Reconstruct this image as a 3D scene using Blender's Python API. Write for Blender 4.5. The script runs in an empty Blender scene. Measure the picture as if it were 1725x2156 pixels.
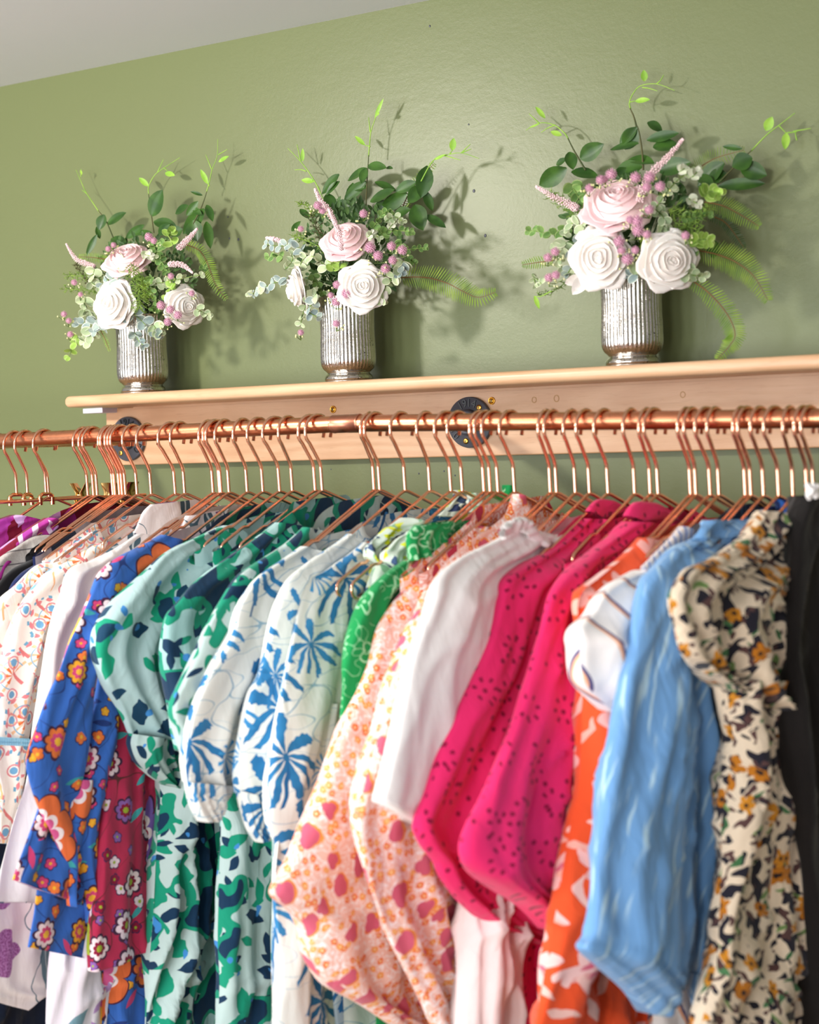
import bpy, math, random
from mathutils import Vector, Matrix, noise
random.seed(7)
SC = bpy.context.scene
COL = SC.collection
sin, cos, pi, rad = math.sin, math.cos, math.pi, math.radians

# ------------------------------------------------------------------ camera frame
# pinhole solved from the vanishing points of the wall, for a 1725 x 2156 frame
FPX = 3600.0
CX, CY = 862.5, 1078.0
HZ = lambda x: 1100 - .0297 * (x + 4550)
AX = Vector((5412.5, -22, -3600)).normalized()
ay = Vector((2395, HZ(3257) - 1078, 3600)).normalized()
AY = (ay - AX * ay.dot(AX)).normalized()
AZ = AX.cross(AY)
CAMZ = 1.60

def ray(px, py):
    c = Vector(((px - CX) / FPX, (py - CY) / FPX, 1.0))
    return Vector((c.dot(AX), c.dot(AY), c.dot(AZ)))

def on_y(px, py, Y):                       # the point of the plane y = Y seen at a pixel
    r = ray(px, py); t = Y / r.y
    return Vector((r.x * t, Y, CAMZ + r.z * t))

def proj(p):
    q = Vector((p[0], p[1], p[2] - CAMZ))
    c = AX * q.x + AY * q.y + AZ * q.z
    return CX + FPX * c.x / c.z, CY + FPX * c.y / c.z, c.z

YR = 1.7906          # rail
YB = YR + .306       # face of the wooden batten
YW = YB + .02        # green wall
ZC = 2.2457          # ceiling
ZS = 1.6957          # shelf top

cam = bpy.data.cameras.new('camera'); co = bpy.data.objects.new('camera', cam); COL.objects.link(co)
R = Matrix(((AX[0], -AX[1], -AX[2]), (AY[0], -AY[1], -AY[2]), (AZ[0], -AZ[1], -AZ[2])))
co.matrix_world = Matrix.Translation((0, 0, CAMZ)) @ R.to_4x4()
cam.sensor_fit = 'HORIZONTAL'; cam.sensor_width = 24.0; cam.lens = 24.0 * FPX / 1725
cam.clip_start = .02; cam.clip_end = 60
cam.dof.use_dof = True; cam.dof.focus_distance = 2.5; cam.dof.aperture_fstop = 3.6
cam.dof.aperture_blades = 0
SC.camera = co

# ------------------------------------------------------------------ mesh builder
class MB:
    def __init__(s): s.v = []; s.f = []; s.uv = []; s.mi = []
    def grid(s, rows, closed_u=False, closed_v=False, uvs=None, mi=0):
        b = len(s.v); nr = len(rows); nc = len(rows[0])
        for r in rows: s.v.extend(tuple(p) for p in r)
        s.uv.extend([q for r in uvs for q in r] if uvs else [(0, 0)] * (nr * nc))
        for i in range(nr if closed_v else nr - 1):
            i2 = (i + 1) % nr
            for j in range(nc if closed_u else nc - 1):
                j2 = (j + 1) % nc
                s.f.append((b + i * nc + j, b + i * nc + j2, b + i2 * nc + j2, b + i2 * nc + j)); s.mi.append(mi)
        return b
    def poly(s, pts, mi=0):
        b = len(s.v); s.v.extend(tuple(p) for p in pts); s.uv.extend([(0, 0)] * len(pts))
        s.f.append(tuple(range(b, b + len(pts)))); s.mi.append(mi)
    def fan(s, ring, c, mi=0):
        b = len(s.v); s.v.extend(tuple(p) for p in ring); s.v.append(tuple(c)); n = len(ring)
        s.uv.extend([(0, 0)] * (n + 1))
        for i in range(n): s.f.append((b + i, b + (i + 1) % n, b + n)); s.mi.append(mi)
    def tube(s, pts, r, n=8, mi=0, caps=True):
        pts = [Vector(p) for p in pts]; m = len(pts)
        rs = r if isinstance(r, (list, tuple)) else [r] * m
        rows = []; prev = None
        for i, p in enumerate(pts):
            t = (pts[min(i + 1, m - 1)] - pts[max(i - 1, 0)])
            t = t.normalized() if t.length > 1e-9 else Vector((0, 0, 1))
            if prev is None:
                a = Vector((0, 0, 1)) if abs(t.z) < .9 else Vector((1, 0, 0))
                u = t.cross(a).normalized()
            else:
                u = (prev - t * prev.dot(t)); u = u.normalized() if u.length > 1e-6 else t.orthogonal().normalized()
            prev = u; w = t.cross(u)
            rows.append([p + (u * cos(2 * pi * k / n) + w * sin(2 * pi * k / n)) * rs[i] for k in range(n)])
        s.grid(rows, closed_u=True, mi=mi)
        if caps:
            s.fan(list(reversed(rows[0])), pts[0], mi); s.fan(rows[-1], pts[-1], mi)
    def box(s, a, b, mi=0, M=None):
        x0, y0, z0 = a; x1, y1, z1 = b
        P = [Vector(p) for p in ((x0, y0, z0), (x1, y0, z0), (x1, y1, z0), (x0, y1, z0), (x0, y0, z1), (x1, y0, z1), (x1, y1, z1), (x0, y1, z1))]
        if M: P = [M @ p for p in P]
        o = len(s.v); s.v.extend(tuple(p) for p in P); s.uv.extend([(0, 0)] * 8)
        for f in ((0, 3, 2, 1), (4, 5, 6, 7), (0, 1, 5, 4), (1, 2, 6, 5), (2, 3, 7, 6), (3, 0, 4, 7)):
            s.f.append(tuple(o + i for i in f)); s.mi.append(mi)
    def ball(s, c, r, n=8, m=6, mi=0, sc=(1, 1, 1)):
        c = Vector(c); rows = []
        for i in range(m + 1):
            th = pi * i / m
            rows.append([c + Vector((r * sin(th) * cos(2 * pi * j / n) * sc[0], r * sin(th) * sin(2 * pi * j / n) * sc[1], r * cos(th) * sc[2])) for j in range(n)])
        s.grid(list(reversed(rows)), closed_u=True, mi=mi)
    def lathe(s, prof, c=(0, 0, 0), n=48, mi=0, flute=0, k=0):
        c = Vector(c); rows = []
        for r, z, *fl in prof:
            fl = fl[0] if fl else 0
            row = []
            for j in range(n):
                a = 2 * pi * j / n
                rr = r * (1 + fl * (abs(cos(a * k / 2)) - .6)) if k else r
                row.append(c + Vector((rr * cos(a), rr * sin(a), z)))
            rows.append(row)
        s.grid(rows, closed_u=True, mi=mi)
    def build(s, name, mats, parent=None, smooth=True, label=None, bevel=0, auto=None, solid=0):
        me = bpy.data.meshes.new(name); me.from_pydata(s.v, [], s.f)
        if not isinstance(mats, (list, tuple)): mats = [mats]
        for m in mats: me.materials.append(m)
        if len(mats) > 1: me.polygons.foreach_set('material_index', s.mi)
        uvl = me.uv_layers.new(name='UVMap'); li = [0] * len(me.loops); me.loops.foreach_get('vertex_index', li)
        fl = [0.0] * (2 * len(li))
        for q, vi in enumerate(li): fl[2 * q], fl[2 * q + 1] = s.uv[vi]
        uvl.data.foreach_set('uv', fl)
        if smooth: me.polygons.foreach_set('use_smooth', [True] * len(me.polygons))
        me.validate(); me.update()
        o = bpy.data.objects.new(name, me); COL.objects.link(o)
        if parent: o.parent = parent
        if label: o['label'] = label
        if bevel:
            b = o.modifiers.new('bevel', 'BEVEL'); b.width = bevel; b.segments = 3; b.limit_method = 'ANGLE'
        if solid:
            b = o.modifiers.new('solid', 'SOLIDIFY'); b.thickness = solid; b.offset = 0
        return o

def thing(name, label, cat, loc=(0, 0, 0), group=None):
    o = bpy.data.objects.new(name, None); COL.objects.link(o); o.location = loc
    o.empty_display_size = .02
    return tag(o, label, cat, group)
def tag(o, label, cat, group=None, kind=None):
    o['label'] = label; o['category'] = cat
    if group: o['group'] = group
    if kind: o['kind'] = kind
    return o
def struct(o, label=None):
    o['kind'] = 'structure'
    if label: o['label'] = label
    return o
def spl(P, n):                               # Catmull-Rom through tuples of any length
    out = []; m = len(P)
    if m == 2: return [tuple(a + (b - a) * i / (n - 1) for a, b in zip(P[0], P[1])) for i in range(n)]
    for i in range(n):
        t = i / (n - 1) * (m - 1); k = min(int(t), m - 2); f = t - k
        p0, p1, p2, p3 = P[max(k - 1, 0)], P[k], P[k + 1], P[min(k + 2, m - 1)]
        out.append(tuple(.5 * (2 * b + (c - a) * f + (2 * a - 5 * b + 4 * c - d) * f * f + (3 * b - a - 3 * c + d) * f ** 3) for a, b, c, d in zip(p0, p1, p2, p3)))
    return out
# ------------------------------------------------------------------ materials
def lin(c):
    if isinstance(c, str): c = tuple(int(c[i:i + 2], 16) for i in (0, 2, 4))
    return tuple((v / 255 / 12.92 if v / 255 <= .04045 else ((v / 255 + .055) / 1.055) ** 2.4) for v in c[:3]) + (1.0,)
class T:
    """small expression layer over shader nodes"""
    def __init__(s, name):
        s.m = bpy.data.materials.new(name); s.m.use_nodes = True; s.t = s.m.node_tree; s.t.nodes.clear()
        s.out = s.n('ShaderNodeOutputMaterial'); s.b = s.n('ShaderNodeBsdfPrincipled')
        s.t.links.new(s.b.outputs[0], s.out.inputs[0])
    def n(s, k, **kw):
        q = s.t.nodes.new(k)
        for a, b in kw.items(): setattr(q, a, b)
        return q
    def put(s, sock, v):
        if isinstance(v, N): v = v.s
        if isinstance(v, bpy.types.NodeSocket): s.t.links.new(v, sock)
        else:
            if isinstance(v, (tuple, list)) and hasattr(sock.default_value, '__len__') and len(sock.default_value) == 3: v = v[:3]
            sock.default_value = v
    def math(s, op, *a):
        q = s.n('ShaderNodeMath', operation=op)
        for i, v in enumerate(a): s.put(q.inputs[i], v)
        return N(s, q.outputs[0])
    def uv(s):
        q = s.n('ShaderNodeUVMap'); q.uv_map = 'UVMap'; return N(s, q.outputs[0])
    def obj(s): return N(s, s.n('ShaderNodeTexCoord').outputs['Object'])
    def gen(s): return N(s, s.n('ShaderNodeNewGeometry').outputs['Position'])
    def mapv(s, v, sc=(1, 1, 1), rot=0, loc=(0, 0, 0)):
        q = s.n('ShaderNodeMapping'); s.put(q.inputs[0], v); q.inputs['Scale'].default_value = sc
        q.inputs['Rotation'].default_value = (0, 0, rot); q.inputs['Location'].default_value = loc
        return N(s, q.outputs[0])
    def noise(s, v, scale, detail=2, rough=.5, dist=0, dim='3D'):
        q = s.n('ShaderNodeTexNoise', noise_dimensions=dim); s.put(q.inputs['Vector'], v)
        q.inputs['Scale'].default_value = scale; q.inputs['Detail'].default_value = detail
        q.inputs['Roughness'].default_value = rough; q.inputs['Distortion'].default_value = dist
        return N(s, q.outputs[0])
    def noisec(s, v, scale, detail=1):
        q = s.n('ShaderNodeTexNoise', noise_dimensions='3D'); s.put(q.inputs['Vector'], v)
        q.inputs['Scale'].default_value = scale; q.inputs['Detail'].default_value = detail
        return N(s, q.outputs[1])
    def vadd(s, a, b, k=1.0):
        q = s.n('ShaderNodeVectorMath', operation='MULTIPLY_ADD'); s.put(q.inputs[0], b); q.inputs[1].default_value = (k, k, k); s.put(q.inputs[2], a)
        return N(s, q.outputs[0])
    def vop(s, op, a, b=None):
        q = s.n('ShaderNodeVectorMath', operation=op); s.put(q.inputs[0], a)
        if b is not None: s.put(q.inputs[1], b)
        return q
    def warp(s, v, scale, k):                 # displace a vector by noise
        c = s.vop('SUBTRACT', s.noisec(v, scale), (.5, .5, .5)).outputs[0]
        return s.vadd(v, N(s, c), k)
    def sep(s, v):
        q = s.n('ShaderNodeSeparateXYZ'); s.put(q.inputs[0], v); return [N(s, o) for o in q.outputs]
    def mix(s, f, a, b):
        q = s.n('ShaderNodeMix', data_type='RGBA'); s.put(q.inputs[0], f)
        s.put(q.inputs[6], a if isinstance(a, N) else lin(a)); s.put(q.inputs[7], b if isinstance(b, N) else lin(b))
        return N(s, q.outputs[2])
    def voro(s, v, scale, rnd=1.0):           # -> local x, local y (cell units), three random numbers per cell
        q = s.n('ShaderNodeTexVoronoi', voronoi_dimensions='2D', feature='F1'); s.put(q.inputs['Vector'], v)
        q.inputs['Scale'].default_value = scale; q.inputs['Randomness'].default_value = rnd
        d = s.vop('SUBTRACT', v, q.outputs['Position']).outputs[0]
        x, y, _ = s.sep(N(s, d)); r = s.sep(N(s, q.outputs['Color']))
        return x * scale, y * scale, r
    def sstep(s, a, e0, e1):
        q = s.n('ShaderNodeMapRange', interpolation_type='SMOOTHSTEP'); s.put(q.inputs[0], a)
        q.inputs[1].default_value = e0; q.inputs[2].default_value = e1
        return N(s, q.outputs[0])
    def bump(s, h, k, dist=.001, chain=None):
        q = s.n('ShaderNodeBump'); q.inputs['Strength'].default_value = k; q.inputs['Distance'].default_value = dist
        s.put(q.inputs['Height'], h)
        if chain: s.put(q.inputs['Normal'], chain)
        return N(s, q.outputs[0])
    def fin(s, col, rough=.8, metal=0, normal=None, sheen=0, spec=.5, **kw):
        b = s.b; s.put(b.inputs['Base Color'], col if isinstance(col, N) else lin(col))
        s.put(b.inputs['Roughness'], rough); s.put(b.inputs['Metallic'], metal)
        b.inputs['Specular IOR Level'].default_value = spec; b.inputs['Sheen Weight'].default_value = sheen
        if normal: s.put(b.inputs['Normal'], normal)
        for k, v in kw.items(): b.inputs[k.replace('_', ' ')].default_value = v
        return s.m
class N:
    def __init__(s, t, k): s.t = t; s.s = k
    def __add__(a, b): return a.t.math('ADD', a, b)
    def __sub__(a, b): return a.t.math('SUBTRACT', a, b)
    def __rsub__(a, b): return a.t.math('SUBTRACT', b, a)
    def __mul__(a, b): return a.t.math('MULTIPLY', a, b)
    __radd__ = __add__; __rmul__ = __mul__
    def __truediv__(a, b): return a.t.math('DIVIDE', a, b)
    def __pow__(a, b): return a.t.math('POWER', a, b)
    def __lt__(a, b): return a.t.math('LESS_THAN', a, b)
    def __gt__(a, b): return a.t.math('GREATER_THAN', a, b)
    def sin(a): return a.t.math('SINE', a)
    def cos(a): return a.t.math('COSINE', a)
    def abs(a): return a.t.math('ABSOLUTE', a)
    def sqrt(a): return a.t.math('SQRT', a)
    def fract(a): return a.t.math('FRACT', a)
    def max(a, b): return a.t.math('MAXIMUM', a, b)
    def min(a, b): return a.t.math('MINIMUM', a, b)

def polar(t, x, y, r=None, spin=6.283):
    a = t.math('ARCTAN2', y, x)
    if r is not None: a = a + r * spin
    return (x * x + y * y).sqrt(), a
def flowers(t, c, v, scale, n, R, cols, mid, out=None, prob=.6, deep=.35, rnd=1, inner=None):
    """scatter n-petalled flowers over colour c"""
    x, y, r = t.voro(v, scale, rnd); d, a = polar(t, x, y, r[2])
    pet = ((a * (n / 2)).cos().abs()) ** .6
    edge = (pet * deep + (1 - deep)) * R * (r[1] * .4 + .7)
    on = r[0] < prob
    if out: c = t.mix((d < edge * 1.18 + .012) * on, c, out)
    f = cols[0]
    for i, q in enumerate(cols[1:]): f = t.mix(r[1] > (i + 1) / len(cols), f, q)
    c = t.mix((d < edge) * on, c, f)
    if inner: c = t.mix((d < edge * .62) * on, c, inner)
    if mid: c = t.mix((d < edge * .3) * on, c, mid)
    return c
def leaves(t, c, v, scale, cols, L=.42, W=.16, prob=.7, vein=None, rnd=1):
    x, y, r = t.voro(v, scale, rnd); a = r[2] * 6.283
    ca, sa = a.cos(), a.sin(); u = x * ca + y * sa; w = y * ca - x * sa
    k = 1 - (u / L) * (u / L)
    m = (w.abs() < k * W) * (r[0] < prob)
    f = cols[0]
    for i, q in enumerate(cols[1:]): f = t.mix(r[1] > (i + 1) / len(cols), f, q)
    c = t.mix(m, c, f)
    if vein: c = t.mix(m * (w.abs() < .018), c, vein)
    return c
def cloth(t, c, sheen=.15, rough=.85, weave=900, k=.25, wr=0, **kw):
    u = t.uv()
    h = t.noise(t.mapv(u, (1, 1, 1)), weave, 2)
    nb = t.bump(h, k, .0006)
    w2 = t.noise(t.mapv(u, (28, 9, 1), .2), 1.0, 3, .55, .6)
    nb = t.bump(w2, .35 + wr, .012, nb)
    return t.fin(c, rough, 0, nb, sheen, .25, **kw)

M = {}
def plain(name, hexc, var=.0, **kw):
    t = T(name); u = t.uv()
    if var:
        c = t.mix(t.noise(u, 60, 3), hexc, tuple(max(0, int(int(hexc[i:i + 2], 16) * (1 - var))) for i in (0, 2, 4)))
    else: c = N(t, t.n('ShaderNodeRGB').outputs[0]); c.s.default_value = lin(hexc)
    M[name] = cloth(t, c, **kw); return M[name]
plain('white_cotton', 'F2EDEB', .03, k=.3)
plain('ivory_lining', 'E3D6CC', .05)
plain('black_cotton', '121216', .2); plain('navy_cotton', '1C2A5C', .2); plain('deep_navy', '0C1A33', .3)
plain('dark_brown', '17110F', .4); plain('pleated_white', 'EFDCDA', .04)
plain('slate_heather', '8C8287', .25)

def m_rib():
    t = T('grey_pinstripe_jersey'); u = t.uv(); x, y, _ = t.sep(u)
    c = t.mix(t.noise(u, 500, 2), 'C9C3BE', 'A39C98')
    c = t.mix((y * 55).fract() < .1, c, '6B6668')
    M['grey_stripe'] = cloth(t, c)
m_rib()
def m_purple():
    t = T('magenta_plum_print'); u = t.warp(t.uv(), 14, .02)
    c = t.mix(t.noise(u, 16, 1) > .52, 'B4349A', '7C0B2E')
    c = leaves(t, c, u, 22, ('C99BE0', 'B23BA8', 'D8B7EA'), .5, .26, .55)
    x, y, _ = t.sep(u)
    c = t.mix(((x * 260).sin() > .45) * (t.noise(u, 11, 0) > .63), c, 'E9D3F0')
    M['purple'] = cloth(t, c, rough=.5, sheen=.1)
m_purple()
def m_shell():
    t = T('seashell_print_cotton'); u = t.warp(t.uv(), 20, .006); c = t.mix(t.noise(u, 30, 1), 'F6EFE8', 'F0E6DC')
    x, y, r = t.voro(u, 16, .55); d, a = polar(t, x, y, r[2], 1.2)
    spokes = (a * 11).cos()
    up = a.sin() > -.35
    c = t.mix((d < .40) * (d > .12) * (spokes > .55) * up, c, 'F0BE93')
    c = t.mix(((d - .30).abs() < .012) * up, c, '7FB3CE')
    c = t.mix(((d - .47).abs() < .016 + spokes * .03) * up, c, 'E0848A')
    c = t.mix(((d - .53).abs() < .03) * ((a * 15).cos() > .35) * up, c, '6FA9C8')
    c = t.mix((d < .2) * ((a * 7).cos() > .2) * up, c, 'E2733F')
    u2 = t.mapv(u, rot=.6)
    x, y, r = t.voro(u2, 34, .7); d, a = polar(t, x, y, r[2])
    c = t.mix((d < .17) * (r[0] < .5), c, '6FA6CC'); c = t.mix(((d - .27).abs() < .035) * (r[0] < .5), c, 'DE8C92')
    c = t.mix((x.abs() < .07) * (y.abs() < .36) * (r[0] > .7), c, 'DB7C7C')
    c = t.mix(((x + y).abs() < .07) * (y.abs() < .3) * (r[0] > .5) * (r[0] < .7), c, 'EBAE7B')
    M['shell'] = cloth(t, c)
m_shell()
def m_whitefloral():
    t = T('white_cotton_purple_floral'); u = t.warp(t.uv(), 40, .012); c = t.mix(t.noise(t.uv(), 30, 1), 'F0E8E6', 'E9DEDC')
    x, y, r = t.voro(u, 9, .8); d, a = polar(t, x, y, r[2])
    sp = t.noise(t.uv(), 420, 2)
    f = t.mix(sp > .5, 'B67CB4', '8C4A84')
    c = t.mix((d < .21 + (a * 2.5).cos().abs() * .07) * (r[0] < .5), c, f)
    c = leaves(t, c, t.mapv(u, rot=1.1), 13, ('5C7C8C', '46606E', '6E8A94'), .46, .13, .6, 'C8D2D4')
    x, y, _ = t.sep(u); c = t.mix(((t.noise(u, 12, 0) - .5).abs() < .006), c, '55707C')
    M['white_floral'] = cloth(t, c)
m_whitefloral()
def m_bluefloral(name, base, pal, mid, big, bigin, vine, seed):
    t = T(name); u0 = t.mapv(t.uv(), loc=(seed, seed * .7, 0)); u = t.warp(u0, 30, .006)
    c = t.mix(t.noise(u0, 20, 2), base, tuple(int(int(base[i:i + 2], 16) * .85) for i in (0, 2, 4)))
    c = t.mix((t.noise(u, 16, 0) - .5).abs() < .0045, c, vine)
    c = leaves(t, c, t.mapv(u, rot=.5), 30, (vine, pal[1], '3FA3A8'), .42, .12, .4)
    c = flowers(t, c, t.mapv(u, rot=.9, loc=(.3, 0, 0)), 40, 5, .30, pal, mid, '38214F', .5)
    c = flowers(t, c, u, 19, 8, .34, (pal[0], 'F4DCE0', pal[2]), mid, '43203F', .62, .3, .9, pal[1])
    x, y, r = t.voro(t.mapv(u, rot=.4, loc=(.13, .2, 0)), 6.2, .7); d, a = polar(t, x, y, r[2])
    on = r[0] < .62
    e = (a * 4.5).cos().abs() ** .5 * .09
    c = t.mix((d < e + .30) * on, c, '4A1F3C'); c = t.mix((d < e + .285) * on, c, big)
    e2 = (a * 6).cos().abs() ** .5 * .06
    c = t.mix((d < e2 + .20) * on, c, 'F3E4E6'); c = t.mix((d < e2 + .165) * on, c, bigin)
    c = t.mix((d < (a * 2.5).cos().abs() * .05 + .08) * on, c, mid)
    return cloth(t, c)
M['blue_floral'] = m_bluefloral('cobalt_folk_floral', '3A6FC9', ('F0A92E', 'D8457A', 'EE7A3A'), 'F3B93A', 'E8703C', 'D95B93', '233A7A', 0)
M['crimson_floral'] = m_bluefloral('crimson_folk_floral', 'C22F55', ('8C5FA8', '8A1138', 'E8D2DC'), '9DAF2E', '7B5FB0', '9C1040', '5A2A2A', 3)
def m_teal(name, base, g, nv, thr, sc, seed):
    t = T(name); u0 = t.mapv(t.uv(), loc=(seed, seed * .37, 0)); u = t.warp(u0, 45, .010)
    c = t.mix(t.noise(u0, 4, 1), base, tuple(int(int(base[i:i + 2], 16) * .9) for i in (0, 2, 4)))
    c = leaves(t, c, u, sc, (g, nv, g, nv), .46, .22, .75)
    c = leaves(t, c, t.mapv(u, rot=1.0, loc=(.4, 0, 0)), sc * 1.5, (nv, g), .46, .2, .6)
    b = t.noise(t.warp(u0, 26, .03), 17, 1)
    c = t.mix(b > thr, c, g); c = t.mix(b > thr + .07, c, nv)
    c = t.mix(t.noise(u, 38, 1) > .7, c, '3D86C8')
    return cloth(t, c)
M['teal_leaf'] = m_teal('aqua_leaf_print', 'B9D8D8', '0C9673', '0B3B58', .62, 23, 0)
M['teal_dark'] = m_teal('emerald_leaf_print', 'A5CDCB', '0C8A6C', '082F4C', .48, 25, 2)
M['teal_mix'] = m_teal('teal_camouflage_print', 'BFD6D2', '0E8F70', '09304E', .53, 27, 5)
def m_palm():
    t = T('cream_cotton_blue_palms'); u0 = t.uv(); u = t.warp(u0, 30, .012); c = t.mix(t.noise(u0, 8, 1), 'E6E8E1', 'D7DDDA')
    c = t.mix((t.noise(t.mapv(u, (1, 1.8, 1)), 10, 0) - .5).abs() < .004, c, '7FA6BE')
    c = t.mix((t.noise(t.mapv(u, (1, 2.6, 1), loc=(2, 1, 0)), 14, 0) - .5).abs() < .005, c, '8FB0C2')
    for sc, rot, loc, pr, col, col2 in ((8.6, 0, (0, 0, 0), .66, '2E86BD', '1F5E92'), (12.5, .3, (.45, .21, 0), .38, '3B92C8', '2A6FA6')):
        x, y, r = t.voro(t.mapv(u, rot=rot, loc=loc), sc, .75)
        on = r[0] < pr
        # trunk hanging below the crown
        c = t.mix(((x - y * y * .35).abs() < .022) * (y < 0) * (y > -.55) * on, c, col2)
        d, a = polar(t, x, y + x * x * 1.5, r[2], .6)
        w = (a * 4.5).cos().abs()
        saw = (d * 60 + w * 9).sin() * .05
        f = ((w > d * 1.1 + .42 + saw) * (d < .44)).max(d < .035) * on
        c = t.mix(f, c, t.mix(t.noise(u, 60, 1), col, col2))
    x, y, r = t.voro(t.mapv(u, loc=(.2, .7, 0)), 9, .8); d, a = polar(t, x, y, r[2])
    c = t.mix(((a * 13).cos() > .4) * (d < .2) * (d > .02) * (r[1] < .3), c, '3A94CC')
    M['palm'] = cloth(t, c)
m_palm()
def m_strap():
    t = T('yellow_navy_garden_print'); u = t.warp(t.uv(), 60, .01); c = t.mix(t.noise(u, 10, 1), 'DDE4DC', 'B8CDBB')
    c = leaves(t, c, u, 48, ('2B3A66', 'D6DE2A', '3C5278', '7FAE8A'), .48, .24, .85)
    c = t.mix(t.noise(u, 40, 0) > .66, c, 'D3DC22'); M['strap'] = cloth(t, c)
m_strap()
def m_green():
    t = T('green_bandana_print'); u0 = t.uv(); u = t.warp(u0, 50, .012); c = t.mix(t.noise(u0, 8, 2), '109A50', '0B8243')
    w = '9AD3A6'
    x, y, r = t.voro(u, 30, .9); d, a = polar(t, x, y, r[2])
    c = t.mix(((d - .28 - (a * 3).cos() * .1).abs() < .045) * (r[0] < .75), c, w)
    c = t.mix((d < .08) * (r[0] < .8), c, w)
    c = t.mix(((t.noise(u, 70, 0) - .5).abs() < .018) * (t.noise(u0, 12, 0) > .5), c, '7CC490')
    M['green'] = cloth(t, c)
m_green()
def m_ditsy(name, base, base2, blob, ora):
    t = T(name); u0 = t.uv(); u = t.warp(u0, 60, .006)
    c = t.mix(t.noise(u0, 9, 2), base, base2)
    c = t.mix(((t.noise(u, 90, 1) * 30).sin() > .55), c, 'FBEDEC')
    x, y, r = t.voro(u, 95, .9); d, a = polar(t, x, y, r[2])
    c = t.mix((d < .3 + (a * 2.5).cos().abs() * .1) * (r[0] < .6), c, t.mix(r[1] > .5, ora, 'EC7A3E'))
    c = t.mix((d < .12) * (r[0] < .6), c, 'F8D9A8')
    x, y, r = t.voro(t.mapv(u, (1, .8, 1)), 28, .9); d, a = polar(t, x, y, r[2])
    e = (a * 1.5).cos().abs() * .08 + .14 + r[1] * .12
    c = t.mix(((x + .06) ** 2 + y * y).sqrt() < (e + .025) * (r[0] < .66), c, 'F0963C')
    c = t.mix((d < e) * (r[0] < .66), c, blob)
    return cloth(t, c)
M['ditsy'] = m_ditsy('peach_ditsy_floral', 'F3CEC4', 'F4BCA8', 'D25F78', 'F3A04E')
M['ditsy_shaded'] = m_ditsy('shaded_ditsy_floral', 'E9B4A8', 'DE8E7C', 'B32A48', 'DD6F3C')  # the peach print again, with the shading inside the necks put into its colours
def m_eyelet():
    t = T('pink_broderie_cotton'); u = t.uv(); c = t.mix(t.noise(u, 12, 2), 'EA2A6E', 'DE1F63')
    x, y, r = t.voro(u, 21, .6); d, a = polar(t, x, y, r[2])
    h = ((d - .26).abs() < .055) * ((a * 3.5).cos().abs() > .86)
    x2, y2, r2 = t.voro(t.mapv(u, rot=.7), 52, .4); d2, a2 = polar(t, x2, y2)
    h = h.max((d2 < .14) * (r2[0] > .6))
    c = t.mix(h, c, '8E0338'); M['eyelet'] = cloth(t, c, k=.5)
m_eyelet()
def m_orange():
    t = T('orange_blossom_print'); u = t.warp(t.uv(), 45, .014); c = t.mix(t.noise(u, 9, 1), 'EE5A2A', 'E4481E')
    c = flowers(t, c, u, 17, 5, .42, ('F0B4AE', 'EBA59E', 'F4C4BE'), 'D7647A', None, .75, .5, .9)
    c = leaves(t, c, t.mapv(u, rot=.6), 24, ('F2BFB4', 'EFA898'), .46, .12, .6)
    M['orange'] = cloth(t, c)
m_orange()
def m_stripe():
    t = T('white_cotton_thin_stripes'); u = t.warp(t.uv(), 9, .008); x, y, _ = t.sep(t.mapv(u, rot=.55)); k = (x * 26).fract()
    c = t.mix(k < .08, 'F5F1EF', '55507E'); c = t.mix((k > .08) * (k < .16), c, 'F2B48C')
    M['stripe'] = cloth(t, c)
    t = T('white_cotton_close_stripes'); x, y, _ = t.sep(t.uv()); k = (x * 95).fract()
    c = t.mix(k < .28, 'EFE8E6', '7C86B8'); c = t.mix((k > .5) * (k < .62), c, 'F0C4A0'); M['stripe_fine'] = cloth(t, c)
m_stripe()
def m_dash(name, base, lt, rot):
    t = T(name); u = t.uv()
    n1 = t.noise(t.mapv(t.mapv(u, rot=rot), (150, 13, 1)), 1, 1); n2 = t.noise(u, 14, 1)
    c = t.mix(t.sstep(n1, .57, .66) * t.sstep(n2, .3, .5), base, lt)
    return cloth(t, c, weave=500, wr=.2)
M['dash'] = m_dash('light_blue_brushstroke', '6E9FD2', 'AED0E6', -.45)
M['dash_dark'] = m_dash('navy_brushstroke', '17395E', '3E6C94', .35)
def m_beige(name, base, thr):
    t = T(name); u0 = t.uv(); u = t.warp(u0, 40, .018); c = t.mix(t.noise(u0, 10, 1), base, 'D9C4AA')
    c = leaves(t, c, u, 46, ('4A7A4E', '6E8C50', '39683F'), .5, .14, .45)
    c = t.mix(t.noise(u, 62, 1) > thr, c, '1E1C28'); c = t.mix(t.noise(t.mapv(u, loc=(3, 3, 0)), 80, 1) > thr + .05, c, '553A38')
    c = flowers(t, c, t.mapv(u, rot=.5), 33, 5, .38, ('C98422', 'B87018'), '241A1C', None, .5, .5)
    return cloth(t, c, wr=.3)
M['beige'] = m_beige('beige_mustard_black_floral', 'E6D5BC', .56)
def m_lace():
    t = T('royal_blue_print'); u = t.uv(); c = t.mix(t.noise(u, 90, 1) > .5, '2C62B4', '12275A'); M['lace'] = cloth(t, c)
m_lace()
def m_lowprint():
    t = T('white_lavender_stripe_floral'); u = t.uv(); x, y, _ = t.sep(u)
    c = t.mix(t.noise(u, 9, 1), 'EDE6EE', 'E2DAE4'); c = leaves(t, c, t.warp(u, 30, .01), 18, ('6E93A0', '5E7E8E', 'B58CC4'), .48, .12, .7)
    M['lavender'] = cloth(t, c)
m_lowprint()

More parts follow.
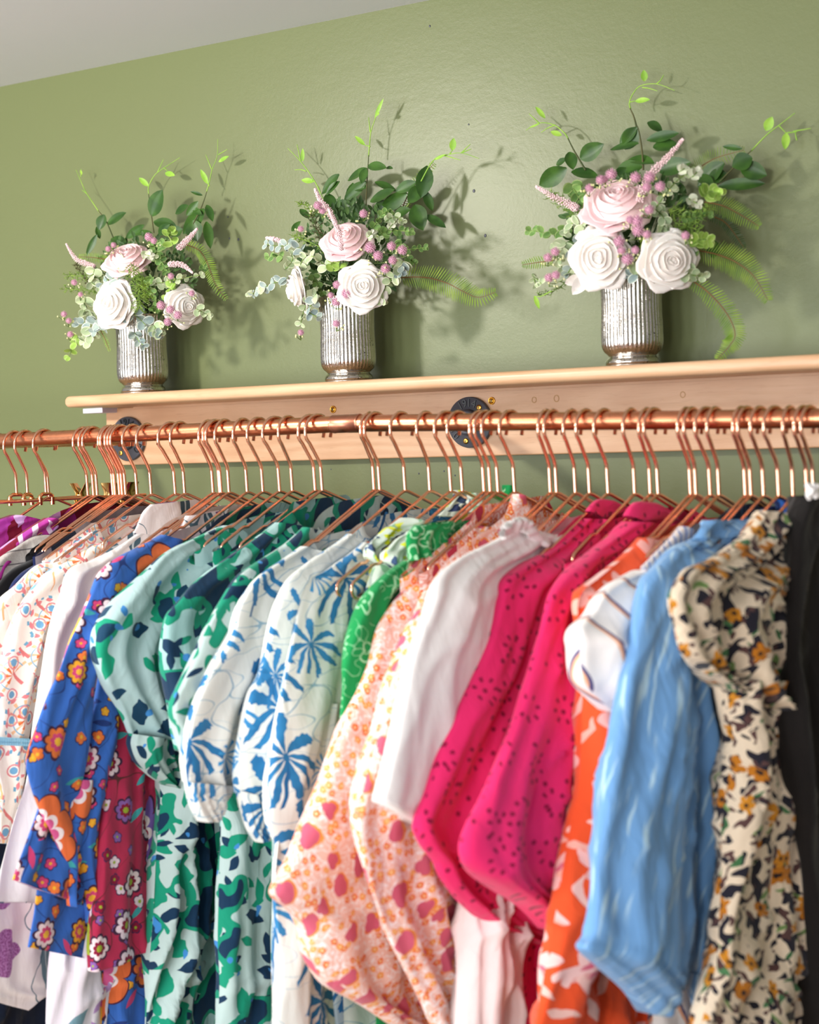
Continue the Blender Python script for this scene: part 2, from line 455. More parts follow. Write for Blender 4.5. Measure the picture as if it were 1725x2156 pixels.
# metal, wood, wall
def metals():
    t = T('copper_pipe'); u = t.gen(); n = t.noise(t.mapv(u, (3, 60, 60)), 3, 4, .6); c = t.mix(n, 'E9A07A', 'C67A56')
    b = t.noise(u, 60, 3); c = t.mix(t.sstep(b, .55, .75) * .5, c, '8A4A30')
    M['pipe'] = t.fin(c, n * .16 + .2, 1, t.bump(b, .08, .001))
    t = T('tarnished_copper'); n = t.noise(t.gen(), 90, 3); M['fitting'] = t.fin(t.mix(n, 'D58F72', '8F5A4A'), n * .3 + .18, 1)
    t = T('rose_copper_wire'); M['wire'] = t.fin('F3B699', .17, 1)
    t = T('brass'); M['brass'] = t.fin('D9A94C', .28, 1)
    t = T('polished_brass'); M['clip'] = t.fin('E2A878', .12, 1)
    t = T('black_cast_iron'); n = t.noise(t.gen(), 900, 2); M['iron'] = t.fin('50525A', .5, .2, t.bump(n, .35, .0006))
    t = T('dark_rubber'); M['dark'] = t.fin('060607', .35)
    t = T('white_plastic'); M['white_plastic'] = t.fin('DAD8EA', .5)
    t = T('mercury_glass'); u = t.obj(); n = t.noise(u, 260, 2); m = t.noise(u, 45, 2)
    sp = (t.noise(u, 520, 1) > .66) * (m > .47)
    c = t.mix(t.noise(t.mapv(u, (60, 60, 9)), 1, 2), 'E9E2DA', 'A59A8C'); c = t.mix(sp, c, '1E1A16')
    M['mercury'] = t.fin(c, t.noise(u, 120, 2) * .22 + .05, 1 - sp * .9, t.bump(t.noise(u, 160, 3), .25, .002), Coat_Weight=.5, Coat_Roughness=.05)
metals()
def woods():
    for nm, c1, c2, c3 in (('wood', 'DDB48F', 'C99B72', 'B98459'), ('wood_edge', 'E2BD98', 'D2A47C', 'C28F66')):
        t = T('beech_' + nm); u = t.gen()
        g = t.noise(t.mapv(u, (1.2, 14, 14)), 5, 4, .55, 1.2)
        rings = ((t.noise(t.mapv(u, (1.6, 5, 9)), 1.4, 1) * 46).sin() * .5) + .5
        c = t.mix(g, c1, c2); c = t.mix(rings * .35, c, c3)
        f = t.noise(t.mapv(u, (40, 500, 500)), 1, 2); c = t.mix(t.sstep(f, .55, .8) * .25, c, 'A87850')
        M[nm] = t.fin(c, .42, 0, t.bump(f, .12, .0008), Coat_Weight=.15, Coat_Roughness=.25)
woods()
def walls():
    t = T('green_wall_paint'); u = t.gen()
    c = t.mix(t.noise(u, 1.2, 2), '6F7750', '6A724B')
    n1 = t.noise(u, 210, 3, .6); n2 = t.noise(u, 24, 3); n3 = t.noise(t.mapv(u, (1, 1, 3), 0), 7, 4, .6, 1)
    nb = t.bump(n1, .16, .0012); nb = t.bump(n2, .08, .003, nb); nb = t.bump(n3, .03, .008, nb)
    M['wall'] = t.fin(c, .36, 0, nb, 0, .36)
    t = T('ceiling_paint'); u = t.gen(); c = t.mix(t.noise(u, 3, 2), 'E4E9EE', 'DFE4EA'); M['ceiling'] = t.fin(c, .8, 0, t.bump(t.noise(u, 160, 3), .1, .001))
    t = T('floor_boards'); u = t.gen(); x, y, _ = t.sep(u); c = t.mix(t.noise(t.mapv(u, (1, 12, 1)), 3, 3), 'B08A64', '94704C')
    c = t.mix((y * 7).fract() < .03, c, '5A4230'); M['floor'] = t.fin(c, .45)
walls()
# ------------------------------------------------------------------ room shell
def slab(name, a, b, m, **k):
    q = MB(); q.box(a, b); return q.build(name, m, smooth=False, **k)
struct(slab('wall_back', (-4.2, YW, 0), (1.4, YW + .12, ZC), M['wall']), 'sage green painted wall behind the clothes rail')
struct(slab('ceiling', (-4.2, -2.6, ZC), (1.4, YW + .12, ZC + .1), M['ceiling']), 'pale grey painted ceiling')
struct(slab('floor', (-4.2, -2.6, -.1), (1.4, YW + .12, 0), M['floor']), 'wooden floor of the shop')
q = MB(); q.box((-4.2, YW - .015, 0), (1.4, YW, .12)); struct(q.build('baseboard_back', M['ceiling'], smooth=False, bevel=.003), 'pale skirting board along the green wall')
# chips and pin holes in the paint
q = MB()
for px, py, r in ((905, 55, .0016), (987, 262, .0012), (998, 402, .0022), (1022, 496, .0022), (480, 457, .0012), (483, 502, .0014), (502, 504, .002), (882, 997, .0012), (935, 992, .0012), (958, 1001, .0012), (697, 988, .001)):
    c = on_y(px, py, YW - .0004); q.ball(c, r, 8, 4, sc=(1, .25, 1.2))
struct(q.build('trim_1', M['iron']), 'tiny nail holes in the green wall')

# ------------------------------------------------------------------ shelf
x0, x1 = -1.975, -.35
sh = thing('wall_shelf', 'pale beech wall shelf with rounded front edge, holding three silver vases', 'shelf', (x0, YB, ZS))
def loc(o, p):                                # build parts in world coordinates, hang them under the thing
    o.parent = p; o.matrix_parent_inverse = Matrix.Translation(-Vector(p.location)); return o
def prof_board(q, xs, y_back, y_front, zb, zt, r, n=6):
    ring = [(y_back, zb), (y_back, zt)]
    for i in range(n + 1):
        a = pi / 2 * (1 - i / n); ring.append((y_front + r - r * cos(a), zt - r + r * sin(a)))
    for i in range(n + 1):
        a = -pi / 2 * i / n; ring.append((y_front + r - r * cos(a), zb + r + r * sin(a)))
    rows = [[(x, y, z) for y, z in ring] for x in xs]
    q.grid(rows, closed_u=True); q.poly(list(reversed(rows[0]))); q.poly(rows[-1])
q = MB(); rr = .0075
def tapered(x, k): return [(x, y, z) for y, z in k]
rows = []
for i in range(6):                             # rounded left end
    a = pi / 2 * i / 5; ins = rr * (1 - sin(a)); xx = x0 + rr * (1 - cos(a))
    ring = [(YW, ZS - .018 + ins), (YW, ZS - ins)]
    for j in range(7):
        b = pi / 2 * (1 - j / 6); ring.append((YB - .12 + ins + rr - rr * cos(b), ZS - ins - (rr - rr * sin(b)) * (1 - ins / rr * .8)))
    for j in range(7):
        b = -pi / 2 * j / 6; ring.append((YB - .12 + ins + rr - rr * cos(b), ZS - .018 + ins + (rr + rr * sin(b)) * (1 - ins / rr * .8)))
    rows.append([(xx, y, z) for y, z in ring])
rows.append([(x1, y, z) for y, z in [(p[1], p[2]) for p in rows[-1]]])
q.grid(rows, closed_u=True); q.poly(list(reversed(rows[0]))); q.poly(rows[-1])
loc(q.build('shelf_board', M['wood_edge'], auto=1), sh)
q = MB(); q.box((-1.998, YB, 1.5826), (x1, YW, ZS - .018)); loc(q.build('batten', M['wood'], smooth=False, bevel=.002), sh)
q = MB(); q.box((-1.93, YB - .006, ZS - .0215), (x1, YB, ZS - .018)); loc(q.build('shadow_fillet', M['wood'], smooth=False), sh)
q = MB(); q.box((-2.016, YB - .035, ZS - .026), (-1.972, YB + .012, ZS - .018)); loc(q.build('bracket_pad', M['white_plastic'], smooth=False, bevel=.001, label='small pale plastic pad under the shelf end'), sh)
def screw(q, c, r, cup=True):
    c = Vector(c)
    F_ = Matrix.Translation(c) @ Matrix.Rotation(pi / 2, 4, 'X')
    def ring(rad, h, n=24): return [F_ @ Vector((rad * cos(2 * pi * i / n), rad * sin(2 * pi * i / n), h)) for i in range(n)]
    if cup:
        q.grid([ring(r, 0), ring(r, .0012), ring(r * .86, .002), ring(r * .72, .0012), ring(r * .6, .0008)], closed_u=True)
        k = r * .58
    else: k = r
    q.grid([ring(k, 0), ring(k, .0012), ring(k * .8, .0018), ring(k * .4, .002)], closed_u=True)
    q.fan(ring(k * .4, .002), F_ @ Vector((0, 0, .002)))
for px, py in ((702, 862), (1036, 844)):
    c = on_y(px, py, YB); q = MB(); screw(q, c, .0056); loc(q.build('screw_cup', M['brass']), sh)
    q = MB(); q.box((c.x - .0022, c.y - .0026, c.z - .0004), (c.x + .0022, c.y - .0018, c.z + .0004)); q.box((c.x - .0004, c.y - .0026, c.z - .0022), (c.x + .0004, c.y - .0018, c.z + .0022)); loc(q.build('screw_slot', M['dark'], smooth=False), sh)
def knot(px, py, r):
    c = on_y(px, py, YB - .0002); q = MB()
    rows = [[(c.x + r * k * cos(a * pi / 8), c.y - .0002, c.z + r * k * 1.15 * sin(a * pi / 8)) for a in range(16)] for k in (1, .7)]
    q.grid(rows, closed_u=True); loc(q.build('wood_knot', M['knot']), sh)
t = T('wood_knot'); M['knot'] = t.fin('B98E5A', .5)
knot(1172, 839, .0045); knot(1125, 842, .004); knot(1438, 831, .004)

# ------------------------------------------------------------------ rail
XT = -1.2848; ZJ = 1.6314
rail = thing('clothes_rail', 'long copper pipe clothes rail mounted on black iron flanges under the shelf', 'clothes rail', (XT, YR, ZJ))
def pipe_obj(name, pts, r, m, n=24): q = MB(); q.tube(pts, r, n); return loc(q.build(name, m), rail)
XL = -2.9; zl = lambda x: ZJ + (x - XT) * .0088; zr = lambda x: ZJ - (x - XT) * .0232
def RZ(x): return zl(x) if x < XT else zr(x)
XR = -.35
pipe_obj('pipe', [(XL, YR, zl(XL)), (XT, YR, ZJ)], .0108, M['pipe'])
pipe_obj('pipe', [(XT, YR, ZJ), (XR, YR, zr(XR))], .0108, M['pipe'])
def tee(x, arm=True):
    z = RZ(x); q = MB(); sl = .0088 if x < XT else -.005
    q.tube([(x - .022, YR, z - .022 * .0088), (x - .020, YR, z - .020 * .0088), (x - .0195, YR, z), (x + .0195, YR, z), (x + .020, YR, z + .02 * sl), (x + .022, YR, z + .022 * sl)], [.0116, .0122, .0119, .0119, .0122, .0116], 28)
    q.tube([(x, YR, z), (x, YR + .024, z)], [.0121, .0121], 24)
    loc(q.build('tee_fitting', M['fitting'], label='dull soldered copper tee joint'), rail)
    pipe_obj('arm_pipe', [(x, YR + .02, z), (x, YB - .016, z)], .0108, M['pipe'])
    q = MB(); q.lathe([(.0145, 0), (.0185, 0), (.0185, .014), (.0165, .017), (.0122, .0175), (.0122, .012)], n=32)
    R_ = Matrix.Rotation(pi / 2, 4, 'X')
    def place(q): q.v = [tuple(Matrix.Translation((x, YB, z)) @ R_ @ Vector(p)) for p in q.v]
    place(q); hub = q
    q = MB(); q.lathe([(0, 0), (.0362, 0), (.0365, .001), (.0365, .0055), (.0352, .0068), (.019, .0072), (.0185, .0078)], n=64); place(q)
    fl = loc(q.build('wall_flange', M['iron'], label='round black cast iron flange with raised numerals'), rail)
    o = hub.build('flange_hub', M['iron']); o.parent = fl
    return fl, z
def kid(o, par): o.parent = par; return o      # the parent part already sits at the world origin
def letter(s, x, z, rad_, ang, size, par):
    cu = bpy.data.curves.new('numeral', 'FONT'); cu.body = s; cu.size = size; cu.extrude = .0009; cu.align_x = 'CENTER'; cu.align_y = 'CENTER'; cu.resolution_u = 3
    ob = bpy.data.objects.new('numeral', cu); COL.objects.link(ob)
    dg = bpy.context.evaluated_depsgraph_get(); me = bpy.data.meshes.new_from_object(ob.evaluated_get(dg)); bpy.data.objects.remove(ob)
    # face the room (-y): text x -> +x, text y -> +z
    m = Matrix.Translation((x + rad_ * sin(ang), YB - .0074, z + rad_ * cos(ang))) @ Matrix.Rotation(ang, 4, 'Y') @ Matrix.Rotation(pi / 2, 4, 'X')
    me.transform(m); me.materials.clear(); me.materials.append(M['dark'])
    o = bpy.data.objects.new('raised_numeral', me); COL.objects.link(o); kid(o, par)
for x, txt in ((XT, ((-.50, '1'), (-.22, '9'), (.05, '1'), (.34, '4'), (-2.28, '0'), (-1.92, '5'))), (-1.9461, ((-.38, '1'), (-.08, '9'), (.2, '1'), (.46, '4'), (1.95, '5'), (2.3, '0')))):
    fl, z = tee(x)
    for a, s in txt: letter(s, x, z, .0272, a, .0165, fl)
    for a in ((.72, 3.35, -1.45) if x == XT else (-.75, 3.7)):
        q = MB(); c = Vector((x + .0272 * sin(a), YB - .0068, z + .0272 * cos(a))); screw(q, c, .0042, False); kid(q.build('screw', M['brass']), fl)
        q = MB(); q.box((c.x - .0022, c.y - .0024, c.z - .0004), (c.x + .0022, c.y - .0018, c.z + .0004)); q.box((c.x - .0004, c.y - .0024, c.z - .0022), (c.x + .0004, c.y - .0018, c.z + .0022)); kid(q.build('screw_slot', M['dark'], smooth=False), fl)
# ------------------------------------------------------------------ hangers
HR = .0222; WR = .0023; ZTOP = .0108 + WR                      # hook radius, wire radius
KNEE, APEX = -.051, -.0857
def plane(X, psi, tilt):
    """local frame at the rail: s to the front, h up, n to the right; pivot = rail centre"""
    e1 = Vector((-sin(psi), -cos(psi), 0)); up = Vector((0, 0, 1)); n = Vector((cos(psi), -sin(psi), 0))
    c, s_ = cos(tilt), sin(tilt)
    return Vector((X, YR, RZ(X))), (e1 * c - up * s_), (up * c + e1 * s_), n
def P3(fr, s, h, n=0): return fr[0] + fr[1] * s + fr[2] * h + fr[3] * n
def solve(bx, ax, tilt):
    """rail position and yaw whose hook bulge and apex fall at the two measured columns"""
    X, psi = on_y(bx, 910, YR).x, .2
    def g(X, psi):
        fr = plane(X, psi, tilt)
        return proj(P3(fr, HR + .001, -.012))[0] - bx, proj(P3(fr, 0, APEX))[0] - ax
    for _ in range(12):
        a, b = g(X, psi); e = 1e-4
        a1, b1 = g(X + e, psi); a2, b2 = g(X, psi + e)
        J = ((a1 - a) / e, (a2 - a) / e, (b1 - b) / e, (b2 - b) / e); D = J[0] * J[3] - J[1] * J[2]
        if abs(D) < 1: break
        X -= (a * J[3] - b * J[1]) / D; psi -= (J[0] * b - J[2] * a) / D
        psi = max(-.3, min(.75, psi))
    psi = max(.0, min(.22, psi))
    # keep the bulge on its column after clamping
    for _ in range(6):
        a = g(X, psi)[0]; X -= a / ((g(X + 1e-4, psi)[0] - a) / 1e-4)
    return X, psi
# bulge column, apex column, apex row
HK = [(69, 103, 1052), (153, 177, 1046), (165, 187, 1046), (173, 196.5, 1050), (206, 229, 1048), (211, 232, 1048), (220, 249, 1048), (226, 252, 1049), (232, 265, 1050), (257, 285, 1049),
      (286.5, 318.7, 1050), (331.7, 370, 1046), (357.8, 386.5, 1046), (417.8, 445.6, 1045), (426.5, 463, 1042), (432.6, 466, 1043), (451.7, 479.5, 1040), (490, 520, 1036), (519.5, 554, 1037), (552, 593.5, 1038), (585.6, 606.5, 1038),
      (627, 668, 1032), (642, 679.6, 1033), (758.7, 778.7, 1032), (766.5, 800, 1037), (821, 853.5, 1036), (877, 904, 1034), (914, 950, 1032), (941, 974, 1038), (988, 1019.6, 1034), (998, 1032.6, 1039), (1013.5, 1058.7, 1033.5), (1051, 1084, 1040),
      (1132.6, 1156, 1041), (1145, 1172.6, 1042), (1185.7, 1205.7, 1038), (1212.6, 1242, 1044), (1250, 1281, 1046), (1311.7, 1329, 1040), (1344.8, 1364, 1046), (1355, 1386.5, 1046),
      (1426.5, 1454.6, 1042), (1439.6, 1466, 1050), (1463, 1496, 1049), (1488.5, 1514.6, 1048), (1543, 1570, 1048), (1553, 1582, 1042), (1580, 1608.5, 1049), (1607.6, 1645, 1044), (1648.5, 1670, 1045.6), (1672, 1700, 1045), (1686, 1714, 1046)]
FR = {}; TIP = .213; DROP = .088; LOOP = .022
def hook_pts(extra=0):
    P = []; zc = ZTOP - HR
    for i in range(17):
        a = rad(-22 + 222 * i / 16)                            # from the free tip at the back, over the pipe, to the front bulge
        P.append((-cos(a) * HR, zc + sin(a) * HR))
    P.append((HR * .72, zc - HR * .62)); P.append((HR * .14, KNEE + .006)); P.append((.0006, KNEE)); P.append((0, KNEE - .006)); P.append((0, APEX))
    return P
SLOPE = (DROP - .003) / (TIP - .012)
def half_frame(sg, TIP=TIP):
    m = SLOPE
    P = [(0, APEX), (.006, APEX - .0015), (.012, APEX - .004)]
    s1 = TIP - .052; P.append((s1, APEX - .004 - m * (s1 - .012)))
    h = P[-1][1]
    P += [(s1 + .004, h - .0022), (s1 + .012, h - .0018), (s1 + .016, h - .003)]     # notch
    P.append((TIP - .006, h - .003 - m * (TIP - .006 - s1 - .016)))
    h = P[-1][1]; r = LOOP / 2
    for i in range(1, 9):
        a = pi / 2 - rad(22) - (pi - rad(22)) * i / 8
        P.append((TIP - .008 + r * cos(a), h - r + r * sin(a)))
    P.append((.0, h - 2 * r))
    return [(s * sg, z) for s, z in P]
def body_yaw(p): return .10 + max(-.03, min(.03, (p - .1) * .25))
def make_hanger(i, label, tip=TIP):
    bx, ax, ay_ = HK[i]; tilt = rad(3.0)
    X, psi = solve(bx, ax, tilt); fr = plane(X, psi, tilt); FR[i] = (X, psi)
    t = thing('wire_hanger', label, 'clothes hanger', fr[0], 'copper wire hangers on the rail')
    q = MB(); q.tube([P3(fr, s, h) for s, h in hook_pts()], WR, 8); loc(q.build('hook', M['wire']), t)
    # real apex height differs a little from hanger to hanger
    q = MB(); fr = plane(X, body_yaw(psi), tilt)           # the hook swivels, the frame hangs with its garment
    for sg in (1, -1): q.tube([P3(fr, s, h) for s, h in half_frame(sg, tip)], WR * .88, 7)
    q.ball(P3(fr, 0, APEX), WR * 1.12); loc(q.build('frame', M['wire']), t)
    return t

GI = {0, 2, 3, 5, 7, 8, 9, 10, 12, 14, 15, 11, 17, 18, 22, 23, 24, 25, 26, 30, 31, 32, 34, 36, 37, 40, 41, 44, 45, 48, 50, 51}
ORD = 'first second third fourth fifth sixth seventh eighth ninth tenth eleventh twelfth thirteenth fourteenth fifteenth sixteenth seventeenth eighteenth nineteenth twentieth'.split()
TENS = {20: 'twenty', 30: 'thirty', 40: 'forty', 50: 'fifty'}
def ordinal(n):
    if n <= 20: return ORD[n - 1]
    t_, u = n // 10 * 10, n % 10
    return TENS[t_] + '-' + ORD[u - 1] if u else {30: 'thirtieth', 40: 'fortieth', 50: 'fiftieth'}[t_]
NEAR = [(0, 'holding the magenta blouse'), (1, 'above the maroon satin blouse'), (3, 'holding the grey jersey'), (4, 'above the black shirt'), (6, 'above the navy shirt'), (9, 'holding a seashell blouse'), (11, 'above the white shirt'), (14, 'above the ivory blouse'), (17, 'holding the cobalt blouse'), (18, 'holding the aqua leaf dress'), (19, 'above the emerald leaf dress'), (23, 'holding the camouflage leaf blouse'), (24, 'above the palm shirts'), (27, 'looped with a yellow strap'), (29, 'above the green blouse'), (31, 'above the peach blouses'), (35, 'above the white blouse'), (37, 'holding a pink blouse'), (38, 'between the pink collars'), (39, 'above the right pink blouse'), (41, 'above the orange dress'), (43, 'above the striped blouse'), (45, 'above the light blue blouse'), (48, 'above the royal blue blouse'), (50, 'above the beige dress'), (51, 'beside the dark brown coat')]
TP = {27: TIP, 28: TIP, 51: .11, 50: .125, 48: .085, 0: .135, 2: .14, 3: .15, 5: .15, 7: .15, 8: .15, 11: .13, 29: .13, 49: .11}
for i in range(len(HK)):
    nr_ = [b for a, b in NEAR if a <= i][-1]
    make_hanger(i, 'copper wire hanger %s, %s wire hanger from the left' % (nr_, ordinal(i + 1)), TP.get(i, .138 if i not in GI else .17))
# clip hangers at the left end: a straight bar with two sprung clips
def clip_hanger(bx, sx, yaw, clips, label):
    X, psi = solve(bx, sx, rad(1)); fr = plane(X, psi, rad(0))
    t = thing('clip_hanger', label, 'clip hanger', fr[0], None)
    q = MB(); P = [p for p in hook_pts() if p[1] > KNEE - .004] + [(0, APEX + .006)]; q.tube([P3(fr, s, h) for s, h in P], WR, 8); loc(q.build('hook', M['wire']), t)
    H = APEX - .004; f2 = plane(X, yaw, rad(0))
    q = MB(); q.tube([P3(f2, .19, H), P3(f2, -.19, H)], WR, 8); loc(q.build('bar', M['wire']), t)
    q = MB()                                        # the little bridge that joins stem and bar
    q.tube([P3(f2, .011, H), P3(f2, .011, H + .006), P3(f2, .006, H + .009), P3(f2, -.006, H + .009), P3(f2, -.011, H + .006), P3(f2, -.011, H)], .003, 8)
    for s_ in (-.011, .011): q.tube([P3(f2, s_, H + .004), P3(f2, s_, H - .007)], [.0042, .0036], 10)
    loc(q.build('bridge', M['clip']), t)
    for s_ in clips:
        q = MB()
        for sg in (1, -1):
            o = P3(f2, s_, H, 0); a, u_, n_ = f2[1], f2[2], f2[3]
            Mx = Matrix((( a.x, u_.x, n_.x, o.x), (a.y, u_.y, n_.y, o.y), (a.z, u_.z, n_.z, o.z), (0, 0, 0, 1)))
            prof = [(.021, .013), (.006, .003), (-.006, .006), (-.022, .0012)]
            rows = [[Mx @ Vector((w_, z, sg * (x_ + dd))) for w_, dd in ((-.011, 0), (.011, 0), (.011, .0012), (-.011, .0012))] for z, x_ in prof]
            q.grid(rows, closed_u=True); q.poly(rows[0]); q.poly(rows[-1])
        q.tube([P3(f2, s_ - .009, H, 0), P3(f2, s_ + .009, H, 0)], .0036, 10)
        loc(q.build('clip', M['gold_clip']), t)
    return t
M['gold_clip'] = T('gold_clip').fin('C9A468', .14, 1)
clip_hanger(7, 29, .35, (.155, -.155), 'empty clip hanger with gold clips, furthest left on the rail')
clip_hanger(30, 59, -.25, (.155, -.155), 'empty clip hanger, middle one of the three at the left end')
clip_hanger(69, 92, .12, (.155, -.155), 'empty clip hanger hanging right beside the leftmost wire hanger')
# ------------------------------------------------------------------ garments
def gframe(i, dx=0.0, dpsi=0.0, psi=None):
    X, ps = FR[i]
    ps = body_yaw(ps) if psi is None else psi
    return plane(X + dx, ps + dpsi, rad(3.0))
def unp(fr, px, py, off=0):
    """pixel -> (s, h) on the garment's own upright plane"""
    r = ray(px, py); n = fr[3]; o = fr[0] + n * off - Vector((0, 0, CAMZ))
    t = o.dot(n) / r.dot(n); q = r * t - o
    return q.dot(fr[1]), q.dot(fr[2])
def fold(a, b, seed, fa=26, fb=3.2):
    w = noise.noise(Vector((a * 6, b * 5, seed + 9))) * .8
    n1 = noise.noise(Vector((a * fa + w, b * fb, seed)))
    n2 = noise.noise(Vector((a * fa * .5 + w, b * fb * .6, seed + 7.1)))
    n3 = noise.noise(Vector((a * fa * 2.3 + w * 2, b * fb * 2.6, seed + 3.7)))
    return (.3 - abs(n1)) * 1.7 + n2 * 1.1 + n3 * .4
TK, AK = .70, 2.0
def crease(a, b, seed):
    r = 1 - abs(noise.noise(Vector((a * 17 + b * 6, b * 9 - a * 3, seed * 1.7)))) * 2.4
    return max(0, r) ** 3
def tube_part(name, fr, rows, mat, parent, T=.018, off=.004, amp=.006, fa=26, fb=3.2, seed=0, nr=72, nu=56, closed=True, gather=0, endg=.12, uvo=(0, 0), label=None, cap_open=False, tang=0, fl=1.0, uvrot=0):
    """lofted hollow cloth form between two traced edges, on the garment's plane, with real depth"""
    P = []
    for r in rows:
        if r[0] == 'sh': P.append(r[1:])
        else: P.append(unp(fr, r[0], r[1], off) + unp(fr, r[2], r[3], off))
    R_ = spl(P, nr); G = []; U = []; vlen = 0; prev = None
    tl = [v * TK for v in (T if isinstance(T, (list, tuple)) else [T])]; amp = amp * AK
    for i, (s0, h0, s1, h1) in enumerate(R_):
        t = i / (nr - 1); k = t * (len(tl) - 1); j = min(int(k), len(tl) - 2) if len(tl) > 1 else 0
        TT = tl[j] + (tl[min(j + 1, len(tl) - 1)] - tl[j]) * (k - j)
        mid = ((s0 + s1) / 2, (h0 + h1) / 2)
        if prev: vlen += math.hypot(mid[0] - prev[0], mid[1] - prev[1])
        prev = mid; w = math.hypot(s1 - s0, h1 - h0); row = []; ur = []
        gt = max(0, 1 - (1 - t) / endg) if gather else 0
        for q in range(nu + 1):
            ph = 2 * pi * q / nu
            cu = cos(ph); sn = sin(ph)
            u = .5 - .5 * cu                                # 0 at the left edge
            s = s0 + (s1 - s0) * u; h = h0 + (h1 - h0) * u
            side = 1 if sn >= 0 else -1
            d = TT * math.copysign(abs(sn) ** .75, sn)
            f = fold(u * w, vlen, seed + (0 if side > 0 else 20), fa, fb) * fl
            d += side * amp * f * abs(sn) ** .5 + side * .35 * amp * crease(u * w, vlen, seed) * abs(sn)
            if gt: d += side * gather * gt * sin(u * w * 900 + 2 * noise.noise(Vector((u * 9, 3, seed)))) * abs(sn)
            # slight waviness of the silhouette
            e = noise.noise(Vector((vlen * 14, seed, cu))) * .0016 * abs(cu)
            row.append(fr[0] + fr[1] * (s + e) + fr[2] * h + fr[3] * (off + d))
            uu, vv = (s if side > 0 else s + .5) , h
            ur.append((uu + uvo[0], vv + uvo[1]))
        # unroll the depth of the form so prints do not stretch where the cloth turns away
        rd = Vector((s1 - s0, h1 - h0)); rd = rd.normalized() if rd.length > 1e-6 else Vector((1, 0)); hlf = nu // 2
        for lo, hi in ((0, hlf), (hlf, nu)):
            ex = [0.0]
            for q in range(lo, hi):
                a3 = (row[q + 1] - row[q]).length; a2 = math.hypot(ur[q + 1][0] - ur[q][0], ur[q + 1][1] - ur[q][1]) if q + 1 != hlf and q != hlf else 0
                ex.append(ex[-1] + max(0, a3 - a2))
            m_ = ex[len(ex) // 2]; sgn = 1 if lo == 0 else -1
            for q in range(lo + (1 if lo else 0), hi + 1):
                e = (ex[q - lo] - m_) * sgn; ur[q] = (ur[q][0] + rd.x * e, ur[q][1] + rd.y * e)
        G.append(row); U.append(ur)
    b = MB(); b.grid(G, uvs=U)
    if not cap_open:
        b2 = len(b.v); c = sum((Vector(p) for p in G[-1][:-1]), Vector()) / nu
        b.v.append(tuple(c)); b.uv.append(U[-1][0]); o0 = (nr - 1) * (nu + 1)
        for q in range(nu): b.f.append((o0 + q, o0 + q + 1, b2)); b.mi.append(0)
    return loc(b.build(name, M[mat] if isinstance(mat, str) else mat, label=label), parent)
def arm_h(s): return APEX - .002 - SLOPE * abs(s)
def body_part(fr, mat, parent, neck, scoop=.03, hem=-.95, W=.2, flare=.05, T=.011, amp=.007, seed=0, off=0, wf=None, backm=None, uvo=(0, 0), fa=20, nr=84, nc=64, hb=.004, wb=None):
    """front and back panels of the body of a garment, hung from the sloping arms of its hanger"""
    amp *= 1.25
    sn = max(.03, min(.17, unp(fr, neck[0], neck[1])[0])) if not isinstance(neck, float) else neck
    objs = []
    for side, nm in ((1, 'front_panel'), (-1, 'back_panel')):
        G = []; U = []
        for i in range(nr + 1):
            t = (i / nr) ** 1.25; row = []; ur = []
            for j in range(nc + 1):
                u = -1 + 2 * j / nc
                fx = (W if u > 0 else (wb or W))
                s = u * fx
                top = arm_h(s) + .0065
                if abs(s) < sn:
                    k = math.sqrt(max(0, 1 - (s / sn) ** 2)); tn = arm_h(sn) + .0045
                    top = tn - scoop * k if side > 0 else tn + hb * (k)
                top = min(top, APEX - .010); h = top + (hem - top) * t
                sp = s * (1 + flare / W * min(1, max(0, (-h - .17) / .75)) ) if h < -.17 else s
                if wf: sp *= wf(h)
                env = math.sqrt(max(0, 1 - u * u))
                grow = min(1, (top - h) / .06)
                d = side * (.0050 * min(1, env * 3.5) + T * env * grow) + side * amp * grow * fold(sp, h * 1.2, seed + side * 5, fa, 2.2) * env ** .5
                d += side * amp * .4 * grow * crease(sp, h, seed) * env
                row.append(fr[0] + fr[1] * sp + fr[2] * h + fr[3] * (off + d)); ur.append((sp + uvo[0] + (0 if side > 0 else .37), h + uvo[1]))
            G.append(row); U.append(ur)
        b = MB(); b.grid(G, uvs=U)
        objs.append(loc(b.build(nm, M[backm or mat] if side < 0 else M[mat]), parent))
    return objs
def strip(name, fr, pts, width, mat, parent, off=.006, thick=.0018, seed=0, uvo=(0, 0), amp=.0015):
    """narrow band (collar edge, strap, placket) along traced points: width in metres, across the trace"""
    P = [unp(fr, x, y, off) for x, y in pts]; Q = spl(P, 40); G = []; U = []
    for i, (s, h) in enumerate(Q):
        a = Q[max(i - 1, 0)]; b_ = Q[min(i + 1, 39)]; tx, ty = b_[0] - a[0], b_[1] - a[1]; l = math.hypot(tx, ty) or 1
        nx, ny = -ty / l, tx / l; row = []; ur = []
        wd = width if not isinstance(width, (tuple, list)) else width[0] + (width[1] - width[0]) * i / 39
        for k in range(17):
            ph = 2 * pi * k / 16; c = cos(ph); d = thick * sin(ph) + amp * noise.noise(Vector((i * .35, c, seed)))
            row.append(fr[0] + fr[1] * (s + nx * c * wd / 2) + fr[2] * (h + ny * c * wd / 2) + fr[3] * (off + d)); ur.append((s + nx * c * wd / 2 + uvo[0], h + ny * c * wd / 2 + uvo[1]))
        G.append(row); U.append(ur)
    b = MB(); b.grid(G, uvs=U); return loc(b.build(name, M[mat]), parent)
def garment(name, label, cat, i, dx=0, dpsi=0, psi=None, group=None):
    fr = gframe(i, dx, dpsi, psi); t = thing(name, label, cat, fr[0], group); return t, fr

S = tube_part
